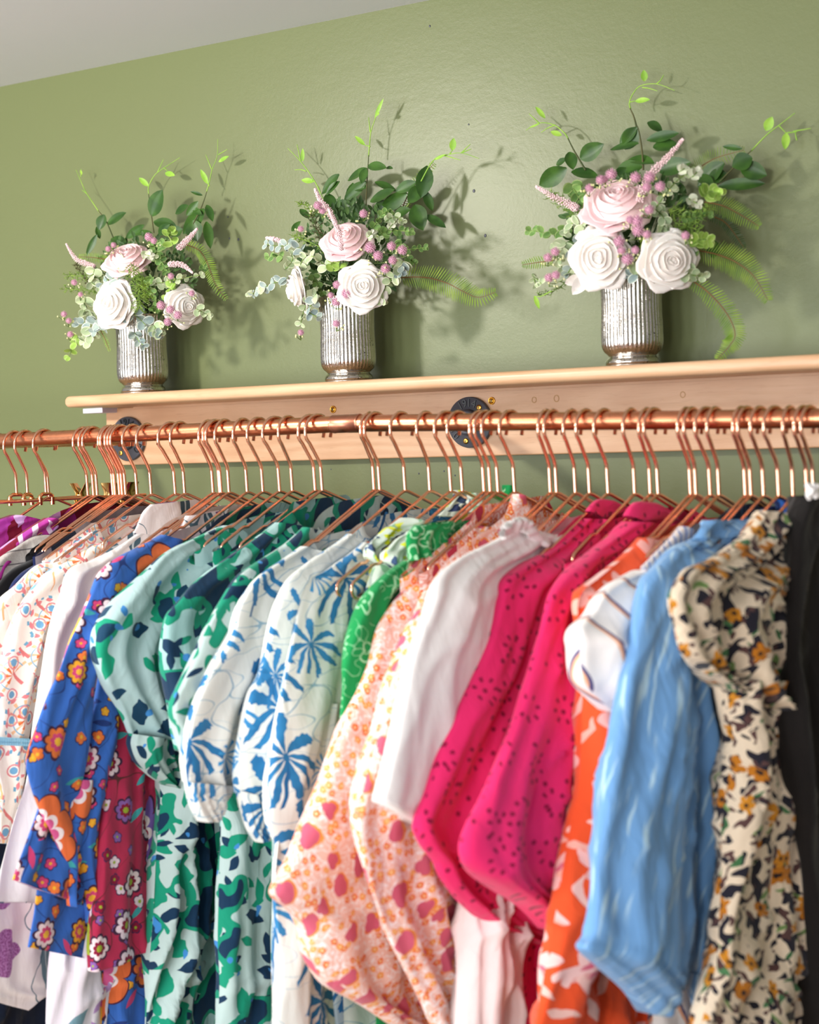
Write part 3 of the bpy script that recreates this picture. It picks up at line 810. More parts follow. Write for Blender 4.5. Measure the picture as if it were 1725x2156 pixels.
# --- far left ------------------------------------------------------------------
g, f = garment('satin_blouse', 'magenta and plum print blouse with lilac swirls, the furthest left on the rail', 'blouse', 0)
body_part(f, 'purple', g, .12, W=.15, seed=1, hem=-.6)
S('sleeve', f, [(30, 1084, 90, 1098), (-10, 1098, 70, 1125), (-50, 1130, 30, 1160), (-90, 1180, -10, 1210), (-130, 1290, -40, 1300)], 'purple', g, T=.02, seed=2, amp=.009)
g, f = garment('satin_blouse', 'magenta and maroon print blouse crumpled between the plum blouse and the grey knit top', 'blouse', 2)
body_part(f, 'purple', g, .10, W=.16, seed=3, hem=-.6, uvo=(.3, .2), amp=.012, hb=.03)
S('sleeve', f, [(100, 1090, 122, 1096), (66, 1110, 115, 1122), (30, 1135, 80, 1160), (-10, 1170, 40, 1210), (-50, 1230, 0, 1290)], 'purple', g, T=.016, seed=4, uvo=(.2, .1))
g, f = garment('jersey_shirt', 'grey marl jersey top with thin dark pinstripes at the left end', 'top', 3)
body_part(f, 'grey_stripe', g, (87, 1127), W=.17, seed=5, hem=-.6)
S('sleeve', f, [(90, 1126, 116, 1132), (64, 1131, 104, 1150), (32, 1150, 84, 1180), (0, 1174, 52, 1220), (-45, 1225, 10, 1285), (-80, 1330, -20, 1350)], 'grey_stripe', g, T=.014, seed=6, amp=.004)
g, f = garment('black_shirt', 'plain black top squeezed between the grey jersey and the navy top', 'top', 5)
body_part(f, 'black_cotton', g, (132, 1128), W=.17, seed=7, hem=-.6)
S('sleeve', f, [(128, 1128, 146, 1150), (100, 1150, 126, 1180), (62, 1180, 90, 1205), (22, 1203, 62, 1240), (-14, 1250, 25, 1290), (-50, 1350, 0, 1380)], 'black_cotton', g, T=.012, seed=8, amp=.004)
g, f = garment('navy_shirt', 'plain navy blue top just left of the seashell print blouses', 'top', 7)
body_part(f, 'navy_cotton', g, (129, 1150), W=.17, seed=9, hem=-.6)
S('sleeve', f, [(103, 1176, 130, 1186), (74, 1190, 112, 1212), (44, 1208, 84, 1240), (20, 1240, 56, 1290), (8, 1300, 30, 1330)], 'navy_cotton', g, T=.012, seed=10, amp=.004)
g, f = garment('heathered_shirt', 'taupe grey heathered top seen through the hanger wires behind the seashell blouses', 'top', 8)
body_part(f, 'slate_heather', g, .075, W=.17, seed=11, hem=-.6, scoop=.01, hb=.012)
g, f = garment('shell_blouse', 'cream blouse with orange and blue seashell print, the left one of the pair', 'blouse', 9, group=None)
body_part(f, 'shell', g, (202, 1111), W=.18, seed=12, hem=-.75)
S('sleeve', f, [(189, 1120, 214, 1128), (156, 1142, 190, 1160), (116, 1174, 160, 1196), (73, 1194, 130, 1225), (33, 1234, 100, 1260), (0, 1268, 62, 1300), (-30, 1340, 40, 1380), (-50, 1450, 20, 1480), (-60, 1560, 0, 1580)], 'shell', g, T=.016, seed=13, amp=.006)
g, f = garment('shell_blouse', 'cream blouse with seashell print and a pale blue bobble trim across its sleeve', 'blouse', 10, group=None)
body_part(f, 'shell', g, (209, 1144), W=.185, seed=14, hem=-.75, uvo=(.21, .13))
S('sleeve', f, [(200, 1143, 236, 1150), (142, 1179, 200, 1205), (100, 1206, 165, 1240), (67, 1244, 140, 1280), (45, 1276, 118, 1320), (26, 1320, 104, 1370), (11, 1376, 88, 1420), (-4, 1430, 76, 1470), (-15, 1490, 64, 1520), (-22, 1550, 56, 1560)], 'shell', g, T=[.006, .016, .022, .018], seed=15, amp=.008, uvo=(.11, .3))
S('cuff', f, [(-24, 1552, 57, 1560), (-30, 1600, 46, 1612), (-36, 1660, 34, 1680), (-46, 1720, 24, 1735), (-52, 1768, 14, 1776)], 'shell', g, T=.018, seed=16, amp=.007, uvo=(.5, .1), cap_open=True)
q = MB()
for k in range(16):
    s, h = unp(f, -14 + k * 4.9, 1556 + k * .25, .026); c = P3(f, s, h, .026); q.ball(c, .0032, 8, 5); q.ball(c - f[2] * .005, .0026, 8, 5)
t = T('pale_blue_bobbles'); M['bobble'] = t.fin('8CC3DC', .8)
loc(q.build('bobble_trim', M['bobble'], label='pale blue bobble trim'), g)
# white shirt with purple flowers
g, f = garment('floral_shirt', 'white shirt with purple flowers on its collar, between the seashell and cobalt blouses', 'shirt', 12)
body_part(f, 'white_floral', g, (330, 1110), W=.19, seed=17, hem=-.93, flare=.02, hb=.02, scoop=.015)
S('collar', f, [(318, 1062, 372, 1056), (302, 1078, 380, 1082), (292, 1100, 372, 1104), (282, 1122, 350, 1130)], 'white_floral', g, T=.006, seed=18, amp=.002, uvo=(.05, .08), off=.008)
S('sleeve', f, [(300, 1112, 340, 1125), (250, 1148, 300, 1168), (192, 1180, 250, 1205), (158, 1190, 225, 1232), (138, 1209, 215, 1260), (127, 1249, 207, 1300), (111, 1294, 200, 1350), (99, 1350, 195, 1410), (92, 1430, 188, 1490), (78, 1530, 178, 1580), (56, 1640, 165, 1680), (24, 1750, 150, 1790), (-10, 1880, 132, 1900), (-30, 2000, 120, 1990), (-40, 2092, 116, 2040)], 'white_cotton', g, T=[.004, .016, .022, .018, .016, .016], seed=19, amp=.006)
S('hem_flap', f, [(-36, 1900, 124, 1900), (-40, 1960, 122, 1960), (-46, 2040, 118, 2010), (-30, 2098, 112, 2052), (60, 2128, 100, 2090)], 'white_floral', g, T=.006, off=.03, seed=20, amp=.003, uvo=(.07, .31))
g, f = garment('collared_blouse', 'ivory blouse with plum printed collar, its open neck showing behind bare hanger wires', 'blouse', 14)
body_part(f, 'ivory_lining', g, .11, W=.18, seed=21, hem=-.95, scoop=.04, hb=.026, flare=.02)
S('collar', f, [(392, 1086, 480, 1072), (384, 1100, 470, 1096), (372, 1122, 446, 1124), (362, 1146, 420, 1150)], 'white_floral', g, T=.006, seed=22, amp=.003, uvo=(.33, .02), off=.006)
g, f = garment('lavender_dress', 'white dress with lavender and slate flowers, only its hem showing under the cobalt blouse', 'dress', 15)
S('skirt', f, [(150, 1480, 250, 1480), (130, 1700, 250, 1700), (120, 1900, 250, 1900), (112, 1990, 240, 1990), (105, 2060, 232, 2060), (96, 2180, 222, 2190)], 'lavender', g, T=[.004, .012, .02], seed=23, amp=.012, fa=40)
body_part(f, 'lavender', g, .1, W=.17, seed=24, hem=-.8)
g, f = garment('navy_skirt', 'dark navy skirt showing at the bottom left corner below the white shirt', 'skirt', 7, dx=.006)
S('skirt_panel', f, [(-20, 1480, 120, 1480), (-50, 1700, 120, 1700), (-60, 1900, 120, 1900), (-60, 2000, 118, 2000), (-60, 2100, 112, 2080), (-60, 2190, 104, 2190)], 'deep_navy', g, T=[.004, .010, .014], seed=25, amp=.01)
body_part(f, 'deep_navy', g, .1, W=.15, seed=26, hem=-.8)
# cobalt floral
g, f = garment('folk_print_blouse', 'cobalt blue blouse with orange, yellow and pink folk flowers and long pointed sleeves', 'blouse', 17)
body_part(f, 'blue_floral', g, (363, 1130), W=.19, seed=27, hem=-1.05, flare=.0, scoop=.03, hb=.012)
S('sleeve', f, [(340, 1126, 378, 1138), (285, 1155, 345, 1185), (240, 1178, 310, 1220), (209, 1208, 280, 1262), (190, 1256, 255, 1310), (168, 1305, 235, 1350), (146, 1352, 212, 1385), (125, 1413, 198, 1435), (104, 1462, 192, 1490), (83, 1514, 186, 1540), (56, 1597, 177, 1604), (61, 1645, 168, 1660), (80, 1701, 160, 1712), (106, 1750, 158, 1756), (134, 1815, 158, 1815), (148, 1908, 156, 1910)], 'blue_floral', g, T=[.004, .012, .014, .016, .014, .008, .003], seed=28, amp=.006, off=.004, uvo=(.05, .07))
S('sleeve_fold', f, [(250, 1300, 275, 1310), (215, 1400, 243, 1405), (196, 1500, 242, 1510), (184, 1560, 241, 1580), (173, 1630, 236, 1645), (164, 1695, 215, 1700), (158, 1755, 205, 1770), (160, 1815, 200, 1830), (178, 1880, 197, 1890), (188, 1945, 194, 1948)], 'blue_floral', g, T=[.006, .012, .013, .010, .004], seed=29, amp=.005, off=-.002, uvo=(.17, .4))
S('shirt_tail', f, [(110, 1640, 190, 1640), (82, 1710, 190, 1710), (52, 1780, 185, 1790), (26, 1852, 172, 1905)], 'blue_floral', g, T=.010, seed=30, off=-.004, amp=.006, uvo=(.3, .1))
S('shirt_tail', f, [(95, 1800, 205, 1800), (78, 1870, 205, 1870), (70, 1930, 200, 1940), (58, 1994, 200, 2022)], 'blue_floral', g, T=.008, seed=31, off=-.016, amp=.006, uvo=(.1, .6))
S('shirt_tail', f, [(250, 1500, 330, 1500), (232, 1700, 330, 1700), (225, 1900, 330, 1900), (222, 2000, 325, 2000), (216, 2080, 318, 2080), (212, 2190, 308, 2190)], 'blue_floral', g, T=.010, seed=32, off=-.018, amp=.01, uvo=(.55, .5))
g, f = garment('crimson_tunic', 'crimson folk floral tunic in the gap right of the cobalt blouse', 'tunic', 17, dx=.005)
S('sleeve', f, [(262, 1430, 310, 1440), (242, 1500, 325, 1520), (230, 1600, 342, 1620), (218, 1680, 344, 1700), (208, 1760, 342, 1780), (200, 1830, 339, 1845), (195, 1900, 334, 1905), (189, 1970, 326, 1965), (191, 2046, 318, 1992)], 'crimson_floral', g, T=.010, seed=33, amp=.006, off=.0)
body_part(f, 'crimson_floral', g, .13, W=.16, seed=34, hem=-.7, scoop=.05)
# teal leaf blouses
g, f = garment('leaf_print_dress', 'pale aqua dress with bold green and navy leaf sprays and a wide puffed sleeve', 'dress', 18)
body_part(f, 'teal_dark', g, (455, 1110), W=.2, seed=35, hem=-1.05, scoop=.02, hb=.02, amp=.014, flare=.06, fa=30)  # darker print on the body: shade of the gap put into its colour
S('sleeve', f, [(470, 1106, 520, 1120), (417, 1130, 500, 1160), (351, 1163, 470, 1215), (306, 1204, 450, 1270), (257, 1253, 430, 1320), (223, 1295, 415, 1360), (205, 1330, 405, 1395), (201, 1368, 398, 1425), (212, 1410, 392, 1455), (230, 1450, 388, 1490), (257, 1495, 382, 1525), (277, 1550, 378, 1570)], 'teal_leaf', g, T=[.006, .016, .026, .028, .026, .018], seed=36, amp=.007, fb=4, off=.014)
S('cuff', f, [(279, 1545, 372, 1560), (275, 1568, 372, 1585), (287, 1602, 368, 1615), (315, 1632, 364, 1645), (345, 1652, 366, 1660)], 'teal_mix', g, T=[.02, .018, .008], seed=37, amp=.007, fa=50, off=.018)
S('skirt', f, [(370, 1400, 470, 1400), (335, 1600, 470, 1600), (338, 1680, 480, 1680), (330, 1780, 470, 1780), (325, 1880, 450, 1880), (318, 1980, 430, 1980), (312, 2080, 428, 2080), (305, 2190, 424, 2190)], 'teal_mix', g, T=[.004, .018, .02, .02], seed=38, amp=.016, fa=38, off=.006, uvo=(.2, .3))
g, f = garment('leaf_print_dress', 'emerald and navy leaf dress with a short sleeve, just right of the aqua puff sleeve', 'dress', 22)
body_part(f, 'teal_dark', g, (614, 1078), W=.2, seed=39, hem=-1.05, scoop=.03, hb=.03, backm='teal_dark', amp=.014, fa=30, uvo=(.2, .2))
S('sleeve', f, [(585, 1100, 650, 1110), (520, 1148, 620, 1170), (487, 1170, 590, 1210), (417, 1222, 560, 1270), (376, 1267, 535, 1320), (352, 1295, 515, 1360), (344, 1330, 500, 1400), (342, 1385, 480, 1440), (352, 1440, 450, 1480), (366, 1510, 425, 1530), (380, 1580, 415, 1590)], 'teal_dark', g, T=[.004, .012, .022, .024, .014], seed=40, amp=.008)
S('skirt', f, [(500, 1400, 640, 1400), (475, 1530, 640, 1530), (460, 1650, 640, 1650), (465, 1750, 640, 1750), (462, 1850, 640, 1850), (458, 1960, 640, 1960), (462, 2080, 640, 2080), (455, 2190, 640, 2190)], 'teal_mix', g, T=[.004, .018, .022, .022], seed=41, amp=.015, fa=32, off=.01, uvo=(.7, .9))
g, f = garment('leaf_print_blouse', 'teal camouflage leaf blouse with a bright turquoise shoulder edge, left of the palm shirts', 'blouse', 23, dx=-.016)
body_part(f, 'teal_mix', g, (668, 1105), W=.195, seed=42, hem=-.7, scoop=.03, hb=.03, uvo=(.4, .1))
S('sleeve', f, [(640, 1110, 690, 1120), (600, 1146, 670, 1165), (543, 1183, 640, 1220), (501, 1215, 615, 1270), (466, 1267, 590, 1320), (438, 1316, 560, 1370), (417, 1364, 530, 1420), (390, 1423, 500, 1480), (369, 1469, 480, 1530), (364, 1500, 470, 1570), (376, 1542, 460, 1600), (390, 1587, 450, 1620)], 'teal_mix', g, T=[.004, .010, .014, .014, .010], seed=43, amp=.005, uvo=(.1, .55))
# palm shirts
PG = None
g, f = garment('palm_print_shirt', 'cream shirt with blue palms and a gathered open cuff, leftmost of the three palm shirts', 'shirt', 24)
body_part(f, 'palm', g, (658, 1142), W=.195, seed=44, hem=-1.0, scoop=.03, hb=.01)
S('sleeve', f, [(640, 1150, 692, 1165), (620, 1163, 690, 1195), (550, 1211, 650, 1250), (524, 1244, 620, 1290), (504, 1281, 590, 1330), (487, 1337, 560, 1375), (452, 1396, 540, 1430), (431, 1441, 528, 1480), (407, 1500, 518, 1530), (397, 1552, 508, 1580), (390, 1604, 500, 1625), (394, 1648, 490, 1655)], 'palm', g, T=[.006, .014, .020, .022, .018], seed=45, amp=.006, gather=.0015, endg=.15, off=.012)
S('cuff', f, [(394, 1645, 489, 1655), (400, 1675, 478, 1682), (410, 1705, 470, 1706), (424, 1730, 458, 1728)], 'palm', g, T=[.019, .016, .012], seed=46, amp=.004, off=.012, fa=70, cap_open=True, gather=.0018, endg=1.4, uvo=(.3, .2))
g, f = garment('palm_print_shirt', 'cream shirt with blue palms, middle one of the three palm shirts', 'shirt', 25)
body_part(f, 'palm', g, (759, 1112), W=.195, seed=47, hem=-1.0, scoop=.03, hb=.01, uvo=(.33, .1))
S('sleeve', f, [(735, 1124, 790, 1140), (707, 1145, 770, 1175), (650, 1184, 730, 1225), (606, 1222, 700, 1270), (582, 1270, 680, 1320), (567, 1322, 665, 1370), (550, 1413, 650, 1440), (525, 1465, 632, 1510), (508, 1552, 610, 1590), (501, 1622, 590, 1650), (506, 1670, 580, 1690)], 'palm', g, T=[.004, .012, .02, .022, .018], seed=48, amp=.007, uvo=(.42, .22))
S('cuff', f, [(505, 1665, 580, 1690), (514, 1704, 575, 1716), (526, 1746, 568, 1750), (544, 1774, 566, 1768)], 'palm', g, T=[.018, .014, .007], seed=49, amp=.004, fa=70, cap_open=True, gather=.0016, endg=1.4, uvo=(.1, .5))
g, f = garment('palm_print_shirt', 'cream shirt with a large blue palm on its sleeve, rightmost of the three palm shirts', 'shirt', 26)
body_part(f, 'palm', g, (781, 1133), W=.195, seed=50, hem=-1.05, scoop=.03, hb=.01, uvo=(.12, .4), amp=.01)
S('sleeve', f, [(765, 1142, 812, 1155), (735, 1168, 800, 1195), (689, 1200, 780, 1235), (651, 1222, 765, 1280), (636, 1250, 755, 1320), (626, 1291, 748, 1370), (613, 1361, 742, 1430), (595, 1448, 728, 1490), (581, 1517, 708, 1550), (571, 1587, 686, 1610), (563, 1660, 668, 1680), (563, 1735, 640, 1745), (583, 1786, 620, 1786), (602, 1818, 608, 1812)], 'palm', g, T=[.004, .012, .02, .026, .022, .006], seed=51, amp=.007, uvo=(.055, .02))
S('shirt_front', f, [(640, 1480, 710, 1480), (600, 1680, 705, 1680), (580, 1830, 700, 1830), (582, 1920, 700, 1920), (578, 2040, 700, 2040), (572, 2190, 700, 2190)], 'palm', g, T=[.003, .008, .012, .012], seed=52, amp=.01, off=.01, uvo=(.2, .33))
# strappy dresses
for k, (i, dx, lb) in enumerate(((27, 0, 'yellow and navy strappy dress looped on the left of two bare hanger ends'), (28, 0, 'yellow and navy strappy dress looped on the bare hanger end touching the green blouse'))):
    g, f = garment('strappy_dress', lb, 'dress', i, dx=dx)
    ox = 0 if k == 0 else 36; 
    S('strap', f, [(852 + ox, 1090 + k * 14, 880 + ox, 1108 + k * 14), (822 + ox, 1108 + k * 12, 858 + ox, 1130 + k * 12), (796 + ox, 1128 + k * 14, 838 + ox, 1152 + k * 14), (774 + ox, 1150 + k * 14, 806 + ox, 1186 + k * 10), (772 + ox, 1172 + k * 10, 800 + ox, 1198 + k * 6)], 'strap', g, T=.010, seed=53 + k, amp=.007, fa=90, fb=20, uvo=(k * .3, 0))
    S('strap', f, [(965 + ox * .7, 1032 + k * 6, 985 + ox * .7, 1040), (950 + ox, 1060, 1000 + ox * .7, 1070), (930 + ox, 1085, 985 + ox, 1095)], 'strap', g, T=.008, seed=57 + k, amp=.007, fa=90, fb=20, uvo=(k * .3, .4), off=-.01)
    S('bodice', f, [(780 + ox * .5, 1180, 850, 1200), (760 + ox * .5, 1230, 850, 1250), (745 + ox * .5, 1320, 850, 1340), (735, 1480, 850, 1500)], 'strap', g, T=.012, seed=60 + k, amp=.005, off=-.006, uvo=(k * .2, .7))
g, f = garment('garden_print_blouse', 'white top with navy and lime print, its neckline showing behind the green blouse collar', 'top', 29)
body_part(f, 'strap', g, .11, W=.15, seed=62, hem=-.5, hb=.022, scoop=.03, uvo=(.4, .2))

# green
g, f = garment('bandana_blouse', 'bright green blouse with white bandana squiggles and a folded collar', 'blouse', 30, dx=-.002)
body_part(f, 'green', g, .11, W=.2, seed=63, hem=-1.05, scoop=.03, hb=.01, amp=.01, flare=.1)
S('sleeve', f, [(905, 1160, 990, 1150), (860, 1178, 965, 1190), (814, 1208, 930, 1225), (773, 1250, 895, 1270), (752, 1291, 865, 1310), (735, 1343, 840, 1365), (725, 1396, 815, 1420), (723, 1448, 790, 1470), (716, 1560, 770, 1570)], 'green', g, T=[.006, .016, .024, .022, .014], seed=64, amp=.008)
S('collar', f, [(877, 1106, 1010, 1092), (859, 1124, 990, 1112), (855, 1148, 962, 1138), (862, 1180, 915, 1166)], 'green', g, T=.010, seed=65, amp=.006, off=.012, uvo=(.2, .2), fa=50)
S('neck_tie', f, [(1064, 1021, 1080, 1024), (1062, 1050, 1086, 1058), (1040, 1078, 1072, 1086), (1005, 1104, 1046, 1110)], 'green', g, T=.006, seed=66, amp=.005, off=-.002, uvo=(.6, .2))
# peach
g, f = garment('ditsy_floral_blouse', 'peach and pink blouse with raspberry dots and a huge billowing sleeve pointing left', 'blouse', 31, dx=.008)
body_part(f, 'ditsy', g, (996, 1105), W=.2, seed=67, hem=-.8, scoop=.03, hb=.01)
S('sleeve', f, [(985, 1104, 1030, 1118), (960, 1134, 1030, 1160), (919, 1170, 1010, 1205), (884, 1215, 990, 1255), (846, 1250, 970, 1300), (815, 1290, 955, 1345), (795, 1328, 945, 1390), (780, 1389, 930, 1440), (762, 1438, 915, 1490), (740, 1486, 900, 1545), (712, 1545, 885, 1600), (688, 1600, 875, 1650), (660, 1672, 875, 1700), (633, 1739, 885, 1760), (606, 1812, 905, 1820), (579, 1868, 925, 1870), (584, 1893, 940, 1905), (622, 1922, 955, 1935), (642, 1955, 965, 1975), (650, 2003, 968, 2020), (670, 2047, 968, 2060), (697, 2081, 966, 2100), (770, 2120, 964, 2150), (860, 2180, 960, 2185)], 'ditsy', g, T=[.004, .014, .022, .028, .03, .034, .042, .046, .03, .012], seed=68, amp=.010, nr=120, nu=72, fa=20)
g, f = garment('ditsy_floral_blouse', 'peach floral blouse with its pointed collar peak standing up beside the hanger stem', 'blouse', 32)
body_part(f, 'ditsy_shaded', g, .085, W=.19, seed=69, hem=-.7, scoop=.03, hb=.036, uvo=(.3, .3))
S('shoulder', f, [(1082, 1040, 1100, 1046), (1066, 1080, 1120, 1096), (1040, 1104, 1120, 1130), (1000, 1128, 1090, 1165), (960, 1160, 1060, 1205), (925, 1196, 1030, 1250), (895, 1240, 1000, 1300), (870, 1290, 980, 1360), (850, 1350, 960, 1420)], 'ditsy', g, T=[.003, .008, .012, .014], seed=70, amp=.005, uvo=(.15, .6))
g, f = garment('ditsy_floral_blouse', 'peach floral blouse with a shade-toned body, tucked close behind the white blouse sleeve', 'blouse', 34)
body_part(f, 'ditsy_shaded', g, .13, W=.2, seed=71, hem=-.85, scoop=.03, hb=.02, uvo=(.6, .1))
S('sleeve', f, [(1000, 1190, 1060, 1210), (940, 1235, 1020, 1260), (900, 1268, 985, 1300), (880, 1296, 970, 1340), (860, 1330, 960, 1380), (845, 1380, 945, 1430), (826, 1434, 930, 1490), (807, 1510, 915, 1570), (790, 1570, 905, 1640), (770, 1645, 905, 1700), (758, 1720, 920, 1770), (765, 1800, 945, 1850), (790, 1900, 970, 1920), (830, 2000, 985, 2000), (880, 2100, 978, 2090), (920, 2180, 970, 2180)], 'ditsy', g, T=[.004, .014, .018, .016, .02, .026, .02, .01], seed=72, amp=.009, uvo=(.35, .15), nr=96)
# white blouse
g, f = garment('white_blouse', 'white cotton blouse with a ruffled neck and a three-quarter sleeve, left of the pink blouses', 'blouse', 36)
body_part(f, 'white_cotton', g, (1155, 1140), W=.19, seed=73, hem=-.75, scoop=.03, hb=.012)
S('sleeve', f, [(1090, 1108, 1180, 1135), (1046, 1137, 1160, 1180), (967, 1175, 1110, 1225), (923, 1210, 1080, 1265), (905, 1250, 1062, 1310), (890, 1300, 1048, 1355), (870, 1360, 1030, 1420), (853, 1425, 1010, 1480), (836, 1500, 985, 1560), (815, 1600, 955, 1655), (795, 1686, 905, 1750)], 'white_cotton', g, T=[.006, .016, .026, .028, .024, .022], seed=74, amp=.006)
strip('neck_ruffle', f, [(1056, 1122), (1080, 1108), (1102, 1104), (1118, 1118), (1150, 1140), (1190, 1140)], .016, 'white_cotton', g, off=.016, thick=.004, amp=.008, seed=75)
g, f = garment('pleated_skirt', 'pale blush pleated skirt hanging below the pink broderie sleeves', 'skirt', 36, dx=.004)
S('skirt_panel', f, [(992, 1660, 1070, 1660), (985, 1760, 1075, 1760), (982, 1850, 1072, 1850), (978, 1940, 1066, 1940), (974, 2040, 1060, 2040), (966, 2190, 1056, 2190)], 'pleated_white', g, T=[.003, .018, .018], seed=76, amp=.022, fa=55, fb=.6)
body_part(f, 'pleated_white', g, .1, W=.12, seed=77, hem=-.6)
# pink broderie
g, f = garment('broderie_blouse', 'hot pink broderie blouse with standing collar, left one of the two pink blouses', 'blouse', 37)
body_part(f, 'eyelet', g, .06, W=.2, seed=78, hem=-1.05, scoop=.02, hb=.006, amp=.012, flare=.0)
S('collar', f, [(1236, 1076, 1270, 1092), (1248, 1060, 1296, 1084), (1262, 1051, 1318, 1082), (1286, 1053, 1336, 1088)], 'eyelet', g, T=.007, seed=79, amp=.002, off=.008)
S('sleeve', f, [(1232, 1092, 1325, 1096), (1205, 1122, 1310, 1145), (1160, 1158, 1280, 1190), (1105, 1190, 1240, 1230), (1069, 1218, 1215, 1275), (1055, 1250, 1205, 1320), (1040, 1312, 1195, 1370), (1022, 1370, 1180, 1430), (996, 1428, 1165, 1490), (960, 1503, 1145, 1560), (930, 1578, 1125, 1620), (905, 1652, 1110, 1690), (874, 1730, 1110, 1750), (884, 1775, 1120, 1800), (912, 1812, 1130, 1840), (930, 1852, 1140, 1870), (970, 1900, 1150, 1905), (1030, 1947, 1158, 1935), (1115, 1985, 1165, 1960)], 'eyelet', g, T=[.008, .014, .022, .024, .026, .03, .034, .028, .01], seed=80, amp=.009, nr=110, nu=72)
S('skirt', f, [(1110, 1450, 1250, 1450), (1080, 1680, 1250, 1680), (1066, 1880, 1250, 1880), (1062, 1980, 1240, 1980), (1060, 2080, 1230, 2080), (1056, 2190, 1220, 2190)], 'eyelet', g, T=[.003, .010, .012, .012], seed=81, amp=.008, off=-.006, uvo=(.4, .4))
g, f = garment('broderie_blouse', 'hot pink broderie blouse with a gathered balloon sleeve, right one of the two pink blouses', 'blouse', 40)
body_part(f, 'eyelet', g, .06, W=.2, seed=82, hem=-.9, scoop=.02, hb=.006, uvo=(.3, .3))
S('collar', f, [(1316, 1086, 1352, 1100), (1328, 1066, 1382, 1094), (1344, 1056, 1408, 1090), (1376, 1058, 1424, 1096)], 'eyelet', g, T=.008, seed=83, amp=.002, off=.008, uvo=(.1, .1))
S('sleeve', f, [(1322, 1098, 1420, 1104), (1290, 1130, 1400, 1150), (1240, 1170, 1360, 1200), (1190, 1208, 1320, 1250), (1156, 1253, 1290, 1300), (1143, 1300, 1280, 1350), (1133, 1352, 1272, 1400), (1112, 1436, 1262, 1480), (1086, 1518, 1250, 1560), (1052, 1598, 1240, 1620), (1018, 1672, 1228, 1690), (984, 1742, 1216, 1760), (974, 1792, 1206, 1820), (994, 1836, 1196, 1870), (1052, 1876, 1186, 1910), (1110, 1912, 1176, 1940), (1158, 1958, 1170, 1964)], 'eyelet', g, T=[.008, .014, .022, .026, .03, .034, .03, .008], seed=84, amp=.010, nr=110, nu=72, uvo=(.2, .15))
# orange
g, f = garment('orange_floral_dress', 'orange dress with pale pink blossoms, between the pink broderie and the light blue shirt', 'dress', 41)
body_part(f, 'orange', g, (1361, 1130), W=.19, seed=85, hem=-1.05, scoop=.03, hb=.01, amp=.012, flare=.08)
S('sleeve', f, [(1352, 1132, 1400, 1140), (1313, 1174, 1380, 1192), (1264, 1215, 1345, 1242), (1228, 1244, 1312, 1284), (1217, 1275, 1300, 1330), (1222, 1330, 1290, 1400), (1228, 1430, 1280, 1460)], 'orange', g, T=[.006, .016, .022, .014, .01], seed=86, amp=.008)
S('skirt', f, [(1236, 1300, 1370, 1300), (1228, 1430, 1375, 1430), (1224, 1560, 1380, 1560), (1218, 1660, 1385, 1660), (1200, 1745, 1390, 1745), (1186, 1825, 1395, 1825), (1174, 1905, 1400, 1905), (1160, 1975, 1405, 1975), (1145, 2055, 1412, 2055), (1124, 2190, 1420, 2190)], 'orange', g, T=.02, seed=87, amp=.016, fa=30, uvo=(.1, .2), off=.006)
# stripe
g, f = garment('striped_blouse', 'white blouse with thin navy and peach stripes and a short puff sleeve', 'blouse', 44)
body_part(f, 'stripe', g, (1446, 1111), W=.17, seed=88, hem=-.8, scoop=.03, hb=.004)
S('yoke', f, [(1436, 1108, 1462, 1120), (1414, 1132, 1448, 1150), (1380, 1166, 1420, 1186), (1352, 1196, 1392, 1214)], 'stripe_fine', g, T=.008, seed=89, amp=.002, off=.01)
S('sleeve', f, [(1352, 1200, 1405, 1212), (1306, 1222, 1392, 1262), (1271, 1250, 1382, 1310), (1247, 1292, 1375, 1350), (1220, 1323, 1368, 1390), (1222, 1357, 1360, 1420), (1223, 1398, 1350, 1450), (1232, 1436, 1340, 1470), (1256, 1466, 1330, 1488), (1292, 1498, 1318, 1506)], 'stripe', g, T=[.01, .028, .034, .03, .01], seed=90, amp=.008)
# light blue
g, f = garment('blue_brushstroke_blouse', 'light blue blouse with pale brushstroke dashes and two long drooping sleeves', 'blouse', 45)
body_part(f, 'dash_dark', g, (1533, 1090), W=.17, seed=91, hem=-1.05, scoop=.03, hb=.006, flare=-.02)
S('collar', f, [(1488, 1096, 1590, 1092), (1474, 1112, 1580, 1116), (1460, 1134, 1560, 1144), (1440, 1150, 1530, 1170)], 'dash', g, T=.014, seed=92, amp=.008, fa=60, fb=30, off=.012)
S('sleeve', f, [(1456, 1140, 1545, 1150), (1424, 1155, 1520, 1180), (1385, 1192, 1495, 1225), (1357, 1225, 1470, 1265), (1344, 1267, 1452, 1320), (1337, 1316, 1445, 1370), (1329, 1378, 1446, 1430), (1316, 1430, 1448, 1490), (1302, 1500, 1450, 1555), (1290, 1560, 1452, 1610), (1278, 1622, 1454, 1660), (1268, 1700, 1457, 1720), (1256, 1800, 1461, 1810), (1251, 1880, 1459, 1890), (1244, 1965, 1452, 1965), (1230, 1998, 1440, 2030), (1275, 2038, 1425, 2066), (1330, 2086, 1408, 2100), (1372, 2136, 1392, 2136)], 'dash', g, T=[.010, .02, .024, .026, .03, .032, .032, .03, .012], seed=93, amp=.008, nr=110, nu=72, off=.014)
S('sleeve', f, [(1425, 1300, 1455, 1310), (1436, 1378, 1462, 1396), (1446, 1448, 1468, 1460), (1454, 1552, 1482, 1560), (1459, 1656, 1496, 1670), (1463, 1740, 1510, 1745), (1466, 1810, 1530, 1812), (1466, 1880, 1556, 1880), (1464, 1950, 1566, 1950), (1460, 2010, 1562, 2015), (1466, 2056, 1545, 2052)], 'dash', g, T=[.01, .016, .02, .026, .024], seed=94, amp=.007, off=.022, uvo=(.3, .1), cap_open=True)
